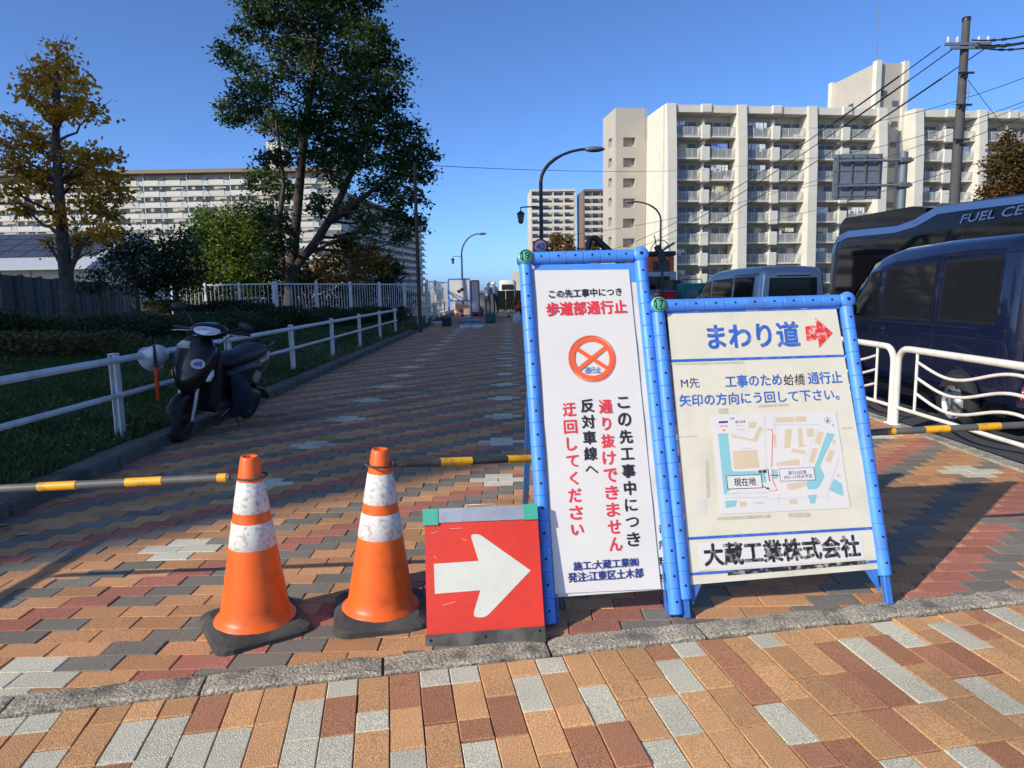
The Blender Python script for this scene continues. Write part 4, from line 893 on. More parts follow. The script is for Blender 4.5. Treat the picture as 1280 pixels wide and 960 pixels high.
# bus
root = thing('bus', 'black fuel cell bus with a pale blue stripe along its roof edge', 'bus', (9.3+1.22, 9.9, -.1), 0)
st = [(0, 2.95, .35, 1.22), (3, 3.0, .34, 1.22), (5.7, 3.09, .32, 1.22), (6.5, 2.91, .32, 1.22), (7.2, 2.84, .32, 1.22), (9.6, 2.92, .32, 1.22), (10.3, 2.82, .32, 1.21), (10.62, 2.55, .34, 1.18), (10.75, 2.2, .36, 1.12), (10.8, 1.2, .40, 1.05)]
B = Body(st, 1.5)
B.half = lambda y: (lambda a: [(a[3]*.99, a[2]), (a[3], a[2]+.3), (a[3], 1.2), (a[3]*.998, 1.6), (a[3]*.995, 1.9), (a[3]*.99, a[1]-.16), (a[3]*.965, a[1]-.05), (a[3]*.9, a[1]-.01), (a[3]*.5, a[1]), (0, a[1]+.01)])(B.at(y))
B.body('paint_black', root)
b = MB(); pod = [(6.3, 2.86), (6.1, 3.08), (6.7, 3.18), (10.0, 3.24), (10.25, 3.1), (10.35, 2.75), (6.3, 2.75)]
V = [(-1.12, y, z) for y, z in pod]+[(1.12, y, z) for y, z in pod]; n = len(pod); b.add(V, [tuple(range(n)), tuple(range(n, 2*n))[::-1]]+[(i, i+n, (i+1) % n+n, (i+1) % n) for i in range(n)]); b.build('roof_pod', 'paint_black', root)
def bstrip(name, top, bot, material, off): 
    V = []; 
    for (y, z) in top: V.append((-(B.sx(y, min(z, B.at(y)[1]-.06))+off), y, z))
    for (y, z) in bot: V.append((-(B.sx(y, z)+off), y, z))
    n = len(top); b = MB(); b.add(V, [(i, i+1, n+i+1, n+i) for i in range(n-1)]); return b.build(name, material, root)
bstrip('roof_stripe', [(0, 2.90), (3, 2.95), (4.8, 3.02), (5.7, 3.04), (6.5, 2.85), (7.2, 2.78), (9.6, 2.86), (10.3, 2.76), (10.6, 2.4)], [(0, 2.75), (3, 2.81), (4.8, 2.87), (5.55, 2.88), (6.35, 2.69), (7.2, 2.62), (9.6, 2.68), (10.2, 2.58), (10.45, 2.2)], 'stripe_blue', .012)
B.patch('side_glass', [(.3, 1.2), (10.2, 1.2), (10.1, 2.42), (.3, 2.58)], 'glass_dark', root, off=.006, n=8)
B.patch('panel_gap', [(5.05, 1.5), (5.07, 1.5), (4.47, 2.72), (4.45, 2.72)], 'galv', root, off=.011, n=1)
ya, yb_ = atx(1201, 272, 9.3-.01), atx(1298, 262, 9.29)
me = text_mesh('lettering', 'FUEL CELL BUS', 0, 3.3, 0, .165, 'stripe_blue', .03, shear=.25); link('lettering', me, root, Matrix.Translation((-1.228, 4.75, 2.615)) @ Matrix.Rotation(R(-90), 4, 'Z') @ Matrix.Rotation(R(0), 4, 'Y'))
for y in (2.2, 8.2): wheel_at(root, -1.10, y, .46, -1); wheel_at(root, 1.10, y, .46, 1)
# flatbed truck with gear, behind the signs
root = thing('flatbed_truck', 'dark flatbed work truck beyond the boards', 'truck', (4.75, 19.2, -.1), R(4))
MB().box((0, 1.6, .82), (1.6, 3.2, .1), bev=.01).build('bed', 'plastic_black', root)
for s_ in (-1, 1): MB().box((s_*.80, 1.6, 1.03), (.03, 3.2, .32)).build('side_board', 'paint_silver', root)
MB().box((0, 2.2, .58), (.7, 5.2, .3), bev=.02).build('chassis', 'plastic_black', root)
MB().loft([[(-.82, 3.35, .5), (.82, 3.35, .5), (.82, 3.35, 1.9), (-.82, 3.35, 1.9)], [(-.82, 4.6, .5), (.82, 4.6, .5), (.82, 4.35, 1.9), (-.82, 4.35, 1.9)]], smooth=False).build('cab', 'paint_silver', root)
MB().box((0, 3.34, 1.55), (1.2, .02, .42)).build('cab_rear_window', 'glass_dark', root)
for y in (.8, 4.1):
    for s_ in (-1, 1): wheel_at(root, s_*.72, y, .33, s_)
bx = MB().box((0, 0, .32), (.75, .6, .64), bev=.02); root2 = thing('generator', 'teal generator box on the flatbed truck', 'generator', (5.15, 19.9, .77), R(4)); bx.build('housing', 'teal', root2); MB().box((-.1, -.305, .36), (.3, .01, .2)).build('panel', 'galv', root2); MB().tube([(-.3, 0, .63), (-.26, 0, .75), (.26, 0, .75), (.3, 0, .63)], .015, 6).build('lift_handle', 'lamp_black', root2)
root2 = thing('tool_chest', 'dark red tool chest with grey lid on the flatbed truck', 'box', (4.33, 19.7, .77), R(4)); MB().box((0, 0, .2), (.5, .5, .4), bev=.015).build('chest', 'lens_red', root2); MB().box((0, 0, .43), (.52, .52, .05), bev=.01).build('lid', 'galv', root2)
root2 = thing('water_drum', 'black drum on the flatbed truck', 'drum', (4.72, 20.4, .77)); MB().lathe([(.24, 0), (.25, .02), (.25, .3), (.255, .32), (.25, .34), (.25, .72), (.24, .74), (.0001, .74)], 20).build('drum_body', 'plastic_black', root2); MB().lathe([(.05, .74), (.05, .78), (.0001, .78)], 10).build('drum_cap', 'galv', root2)
# excavator
root = thing('excavator', 'orange excavator with dark roof and black boom beyond the boards', 'excavator', (5.45, 26, -.1), 0)
for s_ in (-1, 1): MB().loft([[(s_*.85-.2, -1.2, .1), (s_*.85+.2, -1.2, .1), (s_*.85+.2, -1.35, .35), (s_*.85-.2, -1.35, .35)], [(s_*.85-.2, 1.2, .0), (s_*.85+.2, 1.2, .0), (s_*.85+.2, 1.35, .55), (s_*.85-.2, 1.35, .55)]], smooth=False).build('track', 'tyre', root)
MB().box((0, 0, .95), (1.9, 2.2, .7), bev=.06).build('deck', 'machine_orange', root)
MB().box((-.05, -.2, 1.9), (.95, 1.2, 1.25), bev=.05).build('cab', 'machine_orange', root); MB().box((-.05, -.2, 2.60), (1.05, 1.3, .16), bev=.03).build('cab_roof', 'plastic_black', root)
MB().box((-.05, -.81, 2.1), (.6, .02, .5)).build('cab_window', 'glass_dark', root)
MB().tube([(-.6, .5, 1.2), (-1.4, .6, 2.5), (-2.25, .6, 3.3), (-2.5, .6, 3.25)], [.16, .15, .11, .09], 8).build('boom', 'lamp_black', root); MB().tube([(-2.4, .6, 3.33), (-2.75, .6, 1.9)], [.12, .08], 8).build('dipper_arm', 'lamp_black', root)
MB().tube([(-.75, .45, 1.4), (-1.5, .5, 2.7)], .05, 8).build('hydraulic_ram', 'alloy', root); MB().loft([[(-3.0, .3, 1.9), (-2.5, .3, 1.9), (-2.5, .9, 1.9), (-3.0, .9, 1.9)], [(-2.9, .35, 1.3), (-2.3, .35, 1.4), (-2.3, .85, 1.4), (-2.9, .85, 1.3)]], smooth=False).build('bucket', 'lamp_black', root)
me = text_mesh('lettering', '8', -.06, .06, 0, .25, 'ink_black', .05); link('lettering', me, root, Matrix.Translation((-.2, -.83, 2.02)))
# black lamp rig on a stand left of the truck
p0 = aty(828, 335, 18.4)
root = thing('work_lamp', 'black work lamp rig on a pole standing above the detour board', 'work lamp', (p0.x, 18.4, -.1))
MB().tube([(0, 0, 0), (0, 0, 2.2)], .035, 8).build('mast', 'lamp_black', root)
for a in (0, 2.1, 4.2): MB().tube([(0, 0, .5), (.45*math.cos(a), .45*math.sin(a), .0)], .018, 6).build('tripod_leg', 'lamp_black', root)
MB().box((-.06, 0, 2.28), (.16, .12, .46), 0, Matrix.Rotation(R(-25), 3, 'Y'), .02).build('lamp_head', 'lamp_black', root); MB().tube([(-.1, 0, 2.3), (.3, 0, 2.55)], .03, 8).build('lamp_arm', 'lamp_grey', root)
MB().tube([(-.05+.26*math.cos(t/20*6.28), .02, 2.3+.33*math.sin(t/20*6.28)) for t in range(-5, 11)], .012, 6).build('hose', 'lamp_black', root); MB().tube([(-.15, 0, 2.4), (-.22, 0, 2.75)], .015, 6).build('stub_arm', 'lamp_black', root)
# ================================================================ buildings
mat('bld_cream', (.61, .575, .475), rough=.85, var=.04, vs_=.4, dirt=(.50, .46, .37), damt=.35, dscale=.5)
mat('bld_beige', (.43, .385, .315), rough=.85, var=.05, vs_=.4)
mat('bld_white', (.60, .57, .49), rough=.85, var=.05, vs_=.3)
mat('bld_pale', (.55, .51, .42), rough=.85, var=.08, vs_=.3)
mat('bld_brown', (.19, .13, .105), rough=.85, var=.06, vs_=.3)
mat('bld_recess', (.55, .51, .43), rough=.9, var=.06)  # even pale colour of the main walls set back behind the balconies
mat('bld_glass', (.09, .10, .11), rough=.12, var=.3, vs_=.3)
mat('curtain', (.42, .42, .40), rough=.9, var=.15)
mat('balcony_bars', (.46, .47, .45), rough=.5)
mat('roof_brown', (.24, .18, .12), rough=.85)
mat('roof_metal', (.40, .42, .44), rough=.5, var=.05)
mat('solar', (.05, .045, .05), rough=.25, var=.1, vs_=.4)
for i_, c_ in enumerate(((.7, .7, .7), (.55, .2, .25), (.15, .25, .5), (.6, .55, .35), (.1, .1, .12))): mat('laundry%d' % i_, c_, rough=.9, var=.1)

# ---- right apartment block: fins, paired balconies, stair tower at the near end, lift tower
A0 = aty(832, 131, 93); AZ = R(8.2); FL = 2.72; TOP = A0.z
root = thing('apartment_block', 'cream ten-storey apartment block with tall fins, paired balconies and a lift tower', 'building', (A0.x, A0.y, 0), AZ)
LEN, DEP = 66., 11.; NF = 10; ROW = [TOP-1.0-FL*(k+1) for k in range(NF)]        # balcony floor levels
MB().box((15.6, 1.8+DEP/2, (TOP-.6)/2), (31.2, DEP-.5, TOP-.6)).build('main_wall', 'bld_recess', root)
MB().box((36+15, 1.8+DEP/2, (TOP-.6)/2), (30.6, DEP-.5, TOP-.6)).build('main_wall', 'bld_recess', root)
b = MB(); b.box((.25, DEP/2+.9, TOP/2), (.9, DEP+1.4, TOP+.1)); b.build('end_wall', 'bld_cream', root)
FX = [.65, 10.25, 20.1, 30.2, 35.6, 45.2, 54.8, 64.4]
fm = MB(); fm.prism([(0, 0), (1.25, 0), (1.25, 1), (0, 1)], 0, 1)
for x in FX:
    b = MB(); V = []; zt = TOP+.15                                              # fin: deeper at the foot than at the top
    for z, y0 in ((0, -1.5), (zt-6, -.9), (zt, -.35)): V += [(x-.62, y0, z), (x+.62, y0, z), (x+.62, 2.0, z), (x-.62, 2.0, z)]
    b.add(V, [(0, 3, 2, 1), (8, 9, 10, 11)]+[(4*i+k, 4*i+(k+1) % 4, 4*i+4+(k+1) % 4, 4*i+4+k) for i in (0, 1) for k in range(4)]); b.build('fin', 'bld_cream', root)
    b = MB()
bal_cache = {}
def bal_mesh(w):
    k = round(w, 2)
    if k in bal_cache: return bal_cache[k]
    s = MB().box((w/2, .85, -.11), (w, 1.7, .22)).box((w/2, 1.60, 1.15), (w, .06, .0)) .mesh('balcony', 'bld_cream')
    r = MB(); r.box((w/2, .06, 1.08), (w, .05, .06)); r.box((w/2, .06, .10), (w, .04, .05))
    n = int(w/.14)
    for i in range(n): r.box(((i+.5)*w/n, .06, .58), (.055, .02, .95))
    for i in range(4): r.box((w*(i+.02)/3.04+.03, .06, .55), (.07, .06, 1.1))
    r = r.mesh('railing', 'balcony_bars')
    g = MB()
    for i in range(3): g.box((w*(i+.5)/3, 0, 1.02), (w/3-.14, .03, 1.9))
    g = g.mesh('window', 'bld_glass')
    f = MB(); f.box((w/2, .03, 1.0), (w*.98, .05, 2.05)); f = f.mesh('window_frame', 'curtain')
    bal_cache[k] = (s, r, g, f); return bal_cache[k]
units = []
for a, c in zip(FX, FX[1:]):
    if c-a < 6: continue
    x0, x1 = a+.62, c-.62; pm = (x0+x1)/2; pw = 1.15; units += [(x0, pm-pw/2), (pm+pw/2, x1)]
    for j, z in enumerate(ROW):
        b = MB(); b.box((pm, .55, z+.45), (pw+.05, 1.5, 1.75), bev=.06); b.build('divider_pier', 'bld_cream', root)
        b = MB(); b.box((pm, 1.2, z+1.75), (.3, 1.0, .9)); b.build('divider_wall', 'bld_cream', root)
    MB().box(((x0+x1)/2, .9, TOP-.42), (x1-x0, 2.1, .9)).build('parapet', 'bld_cream', root)
    MB().box((pm, .0, TOP-.38), (pw+.3, .7, 1.1), bev=.1).build('parapet_block', 'bld_cream', root)
rl = random.Random(4); nl = 0; acs = []; cur = [MB().box((0, 0, 0), (1.0, .02, 1.85)).mesh('curtain', m_) for m_ in ('curtain', 'laundry3')]; Aworld = Matrix.Translation((A0.x, A0.y, 0)) @ Matrix.Rotation(AZ, 4, 'Z')
for ui, (x0, x1) in enumerate(units):
    s, r, g, f = bal_mesh(x1-x0)
    for j, z in enumerate(ROW):
        if j > 8: continue
        o = link('balcony', s, root, Matrix.Translation((x0, 0, z))); link('railing', r, o)
        w = link('window', f, root, Matrix.Translation((x0, 1.68, z+.02))); q = link('glass', g, w)
        if rl.random() < .6: b_ = acs[0] if acs else acs.append(MB().box((0, 0, .3), (.8, .32, .58), bev=.03).mesh('air_conditioner', 'bld_white')); link('air_conditioner', acs[0], root, Matrix.Translation((x0+rl.choice((.6, x1-x0-.6)), 1.35, z+.02)))
        if rl.random() < .4: link('curtain', cur[rl.randint(0, 1)], w, Matrix.Translation(((x1-x0)*rl.choice((.17, .5, .83)), -.03, 1.02)))
        if rl.random() < .5 and ui < 8 and nl < 60:
            nl += 1; b = MB(); x = rl.uniform(.5, 1.4); n = rl.randint(3, 7)
            for i in range(n): h = rl.uniform(.4, .95); b.box((x, .55+rl.uniform(-.05, .05), 1.85-h/2), (rl.uniform(.25, .45), .04, h)); x += rl.uniform(.34, .46)
            if x > x1-x0: continue
            o = b.build('laundry', 'laundry%d' % rl.choice((0, 0, 0, 1, 2, 3)), None, Aworld @ Matrix.Translation((x0, 0, z))); tag(o, 'row of laundry hung over a balcony of the cream apartment block', 'laundry', 'laundry hung on the balconies')
# lift tower
TW = aty(1128, 73, 98).z
b = MB(); b.box((32.9, 2.0+DEP/2, TW/2), (4.2, DEP-.4, TW)); tw = b.build('lift_tower', 'bld_beige', root)
for x, w in ((30.85, .75), (34.95, .75)): b = MB(); b.box((x, 2.2, TW/2+.1), (w, .9, TW+.2)); b.build('tower_edge', 'bld_cream', tw)
b = MB(); b.box((30.62, DEP+1.4, TW/2+.1), (.4, .9, TW+.2)); b.build('tower_edge', 'bld_cream', tw)
for k in range(9):
    for dx, dz in ((-.9, 0), (.9, -1.3)):
        b = MB(); b.box((32.9+dx, 2.19, TW-4.0-k*FL+dz), (.95, .06, .75)); b.build('tower_window', 'bld_glass', tw)
b = MB(); b.box((30.78, 7.6, TW-4.6), (.08, 1.1, 1.1)); b.build('tower_window', 'bld_glass', tw)
# stair tower beyond the near end
SB = MB(); sx0, sx1, sy0, sy1 = -4.6, -.25, 6.6, 13.; st_top = TOP+1.2
xc = (sx0+sx1)/2-.25; yc2 = (sy0+sy1)/2-.4; OW, OH, TH = .85, .62, .7            # openings: half width, half height, wall depth
stw = MB(); stw.box(((sx0+sx1)/2+.3, (sy0+sy1)/2+.35, st_top/2), (sx1-sx0-.7, sy1-sy0-.75, st_top-.1)); so = stw.build('stair_tower', 'bld_beige', root)
zs = [TOP-3.3-k*FL for k in range(9)]; ed_ = [st_top]+[z for q in zs for z in (q+OH, q-OH)]+[0.]
for a_, c_ in ((sx0, xc-OW), (xc+OW, sx1)): MB().box(((a_+c_)/2, sy0+TH/2-.02, st_top/2), (c_-a_, TH, st_top)).build('tower_wall', 'bld_beige', so)
for k in range(0, len(ed_), 2): MB().box((xc, sy0+TH/2-.018, (ed_[k]+ed_[k+1])/2), (2*OW, TH, ed_[k]-ed_[k+1])).build('tower_spandrel', 'bld_beige', so)
ed_ = [st_top]+[z for q in zs for z in (q+.4+OH, q+.4-OH)]+[0.]
for a_, c_ in ((sy0+TH, yc2-OW), (yc2+OW, sy1)): MB().box((sx0+TH/2, (a_+c_)/2, st_top/2), (TH, c_-a_, st_top-.004)).build('tower_wall', 'bld_beige', so)
for k in range(0, len(ed_), 2): MB().box((sx0+TH/2+.002, yc2, (ed_[k]+ed_[k+1])/2), (TH, 2*OW, ed_[k]-ed_[k+1])).build('tower_spandrel', 'bld_beige', so)
for x, y, h, zz in ((-.6, 6.0, 6., TOP), (30.9, 2.6, 7.5, TW), (45.6, 3, 5, TOP)): MB().tube([(x, y, zz-3), (x, y, zz+h)], .05, 5).build('aerial', 'galv', root)
b = MB(); b.lathe([(.6, 0), (.5, .12), (.25, .2), (.0001, .22)], 14, mx=Matrix.Translation((29.6, 4, TOP+1.0)) @ Matrix.Rotation(R(70), 4, 'X')); b.tube([(29.6, 4, TOP), (29.6, 4, TOP+1)], .05, 5); b.build('satellite_dish', 'bld_white', root)

# ---- long white slab blocks on the left
def slab_block(label, p, L, rz, top, nf, bay, x_from, dep=11., fl=2.75, mats=('bld_white', 'bld_pale')):
    root = thing('slab_block', label, 'building', p, rz)
    MB().box((L/2, dep/2+1.3, (top-.4)/2), (L, dep-2, top-.4)).build('main_wall', 'bld_recess', root)
    MB().box((L/2, dep/2-.4, top-.2), (L+.4, dep+1.2, .9)).build('roof_edge', 'roof_brown', root)
    n = int(L/bay); pm = [MB().box((0, 0, .58), (bay*.70, .12, 1.18)).mesh('parapet', m) for m in mats]; rm = MB().box((0, .05, .52), (bay*.26, .05, 1.0)).mesh('railing', 'balcony_bars')
    wm = MB().box((0, 0, 1.05), (bay*.40, .05, 1.9)).mesh('window', 'bld_glass'); dm = MB().box((0, 0, 0), (.16, 1.3, fl)).mesh('party_wall', mats[0]); cm = MB().box((0, 0, 1.05), (bay*.2, .05, 1.9)).mesh('window_frame', 'curtain')
    for j in range(nf):
        z = top-.75-fl*(j+1)
        MB().box((L/2, .68, z-.1), (L, 1.4, .2)).build('balcony_slab', mats[0], root)
        for i in range(n):
            x = (i+.5)*bay
            if x < x_from: continue
            link('parapet', pm[(i*7+j*3) % 5 == 0], root, Matrix.Translation((x-bay*.14, 0, z)))
            link('railing', rm, root, Matrix.Translation((x+bay*.35, 0, z)))
            w = link('window', wm, root, Matrix.Translation((x+bay*.1, 1.27, z)))
            link('window_frame', cm, w, Matrix.Translation((bay*(.12 if (i+j) % 3 else -.1), -.04, 0)))
            if i % 2 == 0: link('party_wall', dm, root, Matrix.Translation((x-bay/2, .72, z+fl/2-.05)))
    return root
pL = aty(-40, 219, 185); pR = aty(420, 207, 185)
slab_block('long white slab block of balconies with brown roof edge behind the ginkgo', (pL.x, 185, 0), pR.x-pL.x, 0, aty(200, 214, 185).z, 9, 5.6, 0)
p1 = aty(418, 236, 215); p2 = aty(533, 300, 330)
d = p2-p1; slab_block('receding slab block of balconies seen through the camphor tree', (p1.x, p1.y, 0), math.hypot(d.x, d.y), math.atan2(d.y, d.x), 32, 10, 6.2, 0)
# small stair house on the roof of the slab
q = aty(338, 178, 190); q2 = aty(352, 212, 190)
b = MB(); b.box(((q.x+q2.x)/2, 192, q.z/2), (4.5, 5, q.z)); tag(b.build('roof_tower', 'bld_white'), 'narrow white stair tower rising beside the camphor trunk above the slab block', 'tower')
# ---- far towers
def far_tower(label, x0, x1, ytop, Y, nf, body, rail, dep=16., fl=2.9):
    a, c = aty(x0, ytop, Y), aty(x1, ytop, Y); L = c.x-a.x; root = thing('tower_block', label, 'building', (a.x, Y, 0), R(3)); top = a.z
    MB().box((L/2, dep/2+1.2, top/2), (L-.4, dep-1, top)).build('main_wall', 'bld_recess', root); MB().box((L/2, dep/2, top+.3), (L+.4, dep+.6, .9)).build('roof_edge', body, root)
    for k in range(5): MB().box((L*k/4, .75, top/2), (.5, 1.5, top)).build('pier', body, root)
    MB().box((-.1, dep/2+.6, top/2), (.5, dep, top)).build('side_wall', body, root)
    pm = MB().box((L/2, 0, .45), (L-.6, .15, 1.15)).mesh('balcony', rail); wm = MB().box((0, 0, 0), (L/4-1.6, .06, 1.7)).mesh('window', 'bld_glass')
    for j in range(nf):
        z = top-fl*(j+1); link('balcony', pm, root, Matrix.Translation((0, 0, z)))
        for k in range(4): link('window', wm, root, Matrix.Translation((L*(k+.5)/4, 1.62, z+1.25)))
far_tower('pale grey residential tower standing behind the street lamp', 664, 719, 239, 300, 14, 'bld_pale', 'bld_white')
far_tower('darker brown residential tower beside the cream apartment block', 730, 772, 239, 290, 14, 'bld_brown', 'bld_pale')
b = MB(); g1 = aty(644, 340, 120); b.box((g1.x+4, 125, g1.z/2), (9, 9, g1.z)); bb_ = b.build('low_building', 'bld_pale'); tag(bb_, 'low pale building far down the road beside the white lorry', 'building')
# ---- warehouse with solar roof on the left
root = thing('warehouse', 'white warehouse with rows of solar panels on its pitched roof behind the plank wall', 'building', (-81, 62, 0), 0)
MB().box((22, 8, 2.2), (44, 15, 4.4)).build('wall', 'bld_white', root)
rz0, rz1 = aty(60, 334, 61).z, aty(60, 292, 70).z
V = [(-.5, -1, rz0), (44.5, -1, rz0), (44.5, 8, rz1), (-.5, 8, rz1), (44.5, 17, rz0), (-.5, 17, rz0), (-.5, -1, rz0-.2), (44.5, -1, rz0-.2), (44.5, 17, rz0-.2), (-.5, 17, rz0-.2)]
rf = MB().add(V, [(0, 1, 2, 3), (3, 2, 4, 5), (6, 7, 1, 0), (9, 5, 4, 8), (7, 8, 4, 2, 1), (6, 0, 3, 5, 9), (6, 9, 8, 7)]).build('roof', 'roof_metal', root)
sl = math.atan2(rz1-rz0, 9); pm = MB().box((0, 0, .08), (2.1, 1.5, .06)).mesh('solar_panel', 'solar')
for i in range(20):
    for j in range(4): link('solar_panel', pm, rf, Matrix.Translation((.9+2.2*i, 2.1+1.6*j, rz0+(3.1+1.6*j)*math.tan(sl))) @ Matrix.Rotation(sl, 4, 'X'))
for k in range(12): MB().box((1.5+3.7*k, .45, 2.1), (.1, .08, 4.1)).build('wall_rib', 'bld_pale', root)
# ---- the tall block off to the left whose shade falls over the path
ed = Vector((math.sin(SUN_AZ), math.cos(SUN_AZ))); en = Vector((-ed.y, ed.x))
cpt = gnd(292, 650); per = en.dot(Vector((cpt.x, cpt.y))); cor = ed*(-32) + en*per
CH = 33.
root = thing('office_block', 'tall plain beige block whose shade falls over the path', 'building', (cor.x, cor.y, 0), math.atan2(en.y, en.x))
WB = 23.
MB().box((WB/2, 7, CH/2), (WB, 14, CH)).build('wall', 'bld_beige', root); MB().box((WB/2, 7, CH+.2), (WB-.6, 13.4, .5)).build('roof', 'roof_brown', root)
wm = MB().box((0, 0, 0), (1.8, .08, 1.5)).mesh('window', 'bld_glass')
for j in range(10):
    for i in range(6): link('window', wm, root, Matrix.Translation((2.2+3.6*i, -.03, 3+3.4*j)))

# ================================================================ trees
def leaves(clumps, n_sub, n_leaf, size, seed, flat=.6, shell=.55, asp=.55):
    """clumps: (centre, radius); each holds sub-clumps of leaves -> quads"""
    g = np.random.default_rng(seed); C = []; S = []
    for c, r in clumps:
        k = max(3, int(n_sub*r*r)); d = g.normal(size=(k, 3)); d /= np.linalg.norm(d, axis=1)[:, None]; rr = r*g.uniform(shell*.5, 1., k)**.7
        p = np.array(c)+d*rr[:, None]*[1, 1, .8]; C.append(p); S.append(np.full(k, .30*r**.5+.12))
    C = np.vstack(C); S = np.concatenate(S); m = len(C); reps = g.poisson(n_leaf, m)+1; idx = np.repeat(np.arange(m), reps)
    P = C[idx]+g.normal(size=(len(idx), 3))*(S[idx]*.55)[:, None]*[1, 1, .6]; n = len(P)
    nrm = g.normal(size=(n, 3)); nrm[:, 2] = np.abs(nrm[:, 2])+flat; nrm /= np.linalg.norm(nrm, axis=1)[:, None]
    t = np.cross(nrm, g.normal(size=(n, 3))); t /= np.linalg.norm(t, axis=1)[:, None]; b = np.cross(nrm, t); s = size*g.uniform(.6, 1.35, n)[:, None]
    V = np.stack([P-t*s, P+b*s*asp-t*s*.1, P+t*s, P-b*s*asp+nrm*s*.15], 1).reshape(-1, 3); return V, np.arange(4*n).reshape(n, 4), C
def limb(mb, p, q, r0, r1, seed, sag=.1, n=6):
    g = random.Random(seed); p, q = Vector(p), Vector(q); L = (q-p).length; pts = []; rad = []
    for i in range(n+1):
        f = i/n; w = math.sin(f*math.pi)*L*sag; o = Vector((g.uniform(-1, 1), g.uniform(-1, 1), g.uniform(-.3, .8)))*w*.5 + Vector((0, 0, -w*.4)) if 0 < i < n else Vector()
        pts.append(p.lerp(q, f)+o); rad.append(r0+(r1-r0)*f)
    mb.tube(pts, rad, 7)
def tree(name, label, base, trunks, clumps, leafm, barkm, r0, size, n_sub, n_leaf, seed, group=None, twigs=0, flat=.6, shell=.55):
    """trunks: polylines of (point, radius); every clump hangs on a limb from the nearest trunk point below it"""
    root = thing(name, label, 'tree', base, 0, group); off = Vector(base); mb = MB(); nodes = []
    for tr in trunks:
        pts = [Vector(p)-off for p, _ in tr]; mb.tube(pts, [r for _, r in tr], 10)
        for (a, ra), (c, rc) in zip(tr, tr[1:]):
            for k in range(4): f = k/4; nodes.append((Vector(a).lerp(Vector(c), f)-off, ra+(rc-ra)*f))
    cl = [(Vector(c)-off, r) for c, r in clumps]
    for i, (c, r) in enumerate(cl):
        cand = [(n_, rn) for n_, rn in nodes if n_.z < c.z+r*.3] or nodes
        nd, rn = min(cand, key=lambda a: (a[0]-c).length+max(0, a[0].z-c.z+.5)*1.5); limb(mb, nd, c, max(rn*.42, .012), max(rn*.1, .006), seed+i, .12)
        g = random.Random(seed*3+i)
        for k in range(5): d = Vector((g.gauss(0, 1), g.gauss(0, 1), g.gauss(.4, .8))).normalized()*r*.9; limb(mb, c.lerp(nd, g.uniform(0, .35)), c+d, max(rn*.12, .008), .004, seed+i*7+k, .15, 4)
    g = random.Random(seed)
    tops = sorted(cl, key=lambda a: -a[0].z)
    for k in range(twigs):
        c, r = g.choice(tops); d = Vector((g.gauss(0, .7), g.gauss(0, .5), abs(g.gauss(.9, .3)))).normalized()*r*g.uniform(1.3, 2.3); limb(mb, c, c+d, .011, .003, seed+k, .06, 4)
    mb.build('trunk', barkm, root)
    V, F, C = leaves([((c.x, c.y, c.z), r) for c, r in cl], n_sub, n_leaf, size, seed, flat, shell); link('crown', npmesh('crown', V, F, leafm), root); return root
def cl_px(lst, Y, dep, seed, k=1.):
    g = random.Random(seed); out = []
    for px, py, r in lst: y = Y+g.uniform(-dep, dep); out.append((aty(px, py, y), r/FPX*y*k))
    return out
Yg = 15.
gk = [(74, 62, 12), (60, 82, 13), (88, 85, 14), (48, 100, 17), (72, 108, 18), (100, 110, 14), (40, 122, 15), (95, 132, 19), (118, 140, 15), (70, 145, 20), (28, 165, 14), (12, 185, 16), (48, 182, 22), (20, 208, 20), (75, 195, 18), (110, 195, 22), (136, 198, 14), (95, 225, 26), (140, 230, 20), (150, 248, 12), (55, 230, 22), (18, 238, 16), (30, 262, 15), (115, 258, 22), (75, 268, 16), (128, 290, 18), (98, 300, 16), (60, 305, 9), (10, 150, 8), (145, 268, 12), (-20, 200, 20), (-30, 240, 22)]
P = lambda px, py: aty(px, py, Yg)
tree('ginkgo_tree', 'golden brown ginkgo with sparse leaves and bare top twigs by the plank wall', (P(86, 400).x, Yg, .35), [[(Vector((P(88, 420).x, Yg, .3)), .17), (P(84, 360), .15), (P(76, 270), .11), (P(70, 180), .08), (P(70, 110), .05), (P(72, 55), .02)], [(P(84, 345), .07), (P(100, 310), .05), (P(118, 285), .03)]], cl_px(gk, Yg, .7, 3, .82), 'leaf_ginkgo', 'bark', .2, .062, 190, 19, 21, twigs=60, flat=.2, shell=.5)
Yc = 28.
ck = [(318, 12, 26), (345, 38, 30), (300, 42, 14), (285, 68, 20), (308, 82, 18), (290, 140, 20), (312, 128, 22), (335, 110, 26), (335, 150, 24), (370, 75, 34), (400, 20, 44), (355, 5, 26), (440, 15, 40), (455, 55, 36), (420, 85, 40), (480, 85, 30), (488, 112, 26), (450, 120, 38), (395, 130, 34), (365, 165, 26), (430, 165, 36), (470, 160, 34), (505, 170, 26), (520, 195, 24), (530, 215, 16), (495, 205, 32), (512, 245, 22), (470, 235, 26), (425, 215, 24), (345, 200, 22), (325, 225, 20), (350, 235, 22), (395, 200, 20), (520, 282, 15), (505, 300, 14), (320, 262, 22), (345, 275, 20), (310, 290, 18), (440, 265, 16), (495, 270, 18), (400, -40, 50), (340, -30, 34), (450, -25, 40), (380, -80, 45), (350, 302, 22), (398, 255, 18), (328, 330, 18), (432, 298, 16), (462, 282, 18), (338, 318, 18), (415, 190, 22), (385, 165, 18), (450, 195, 24), (545, 195, 8), (300, 105, 10)]
P = lambda px, py: aty(px, py, Yc)
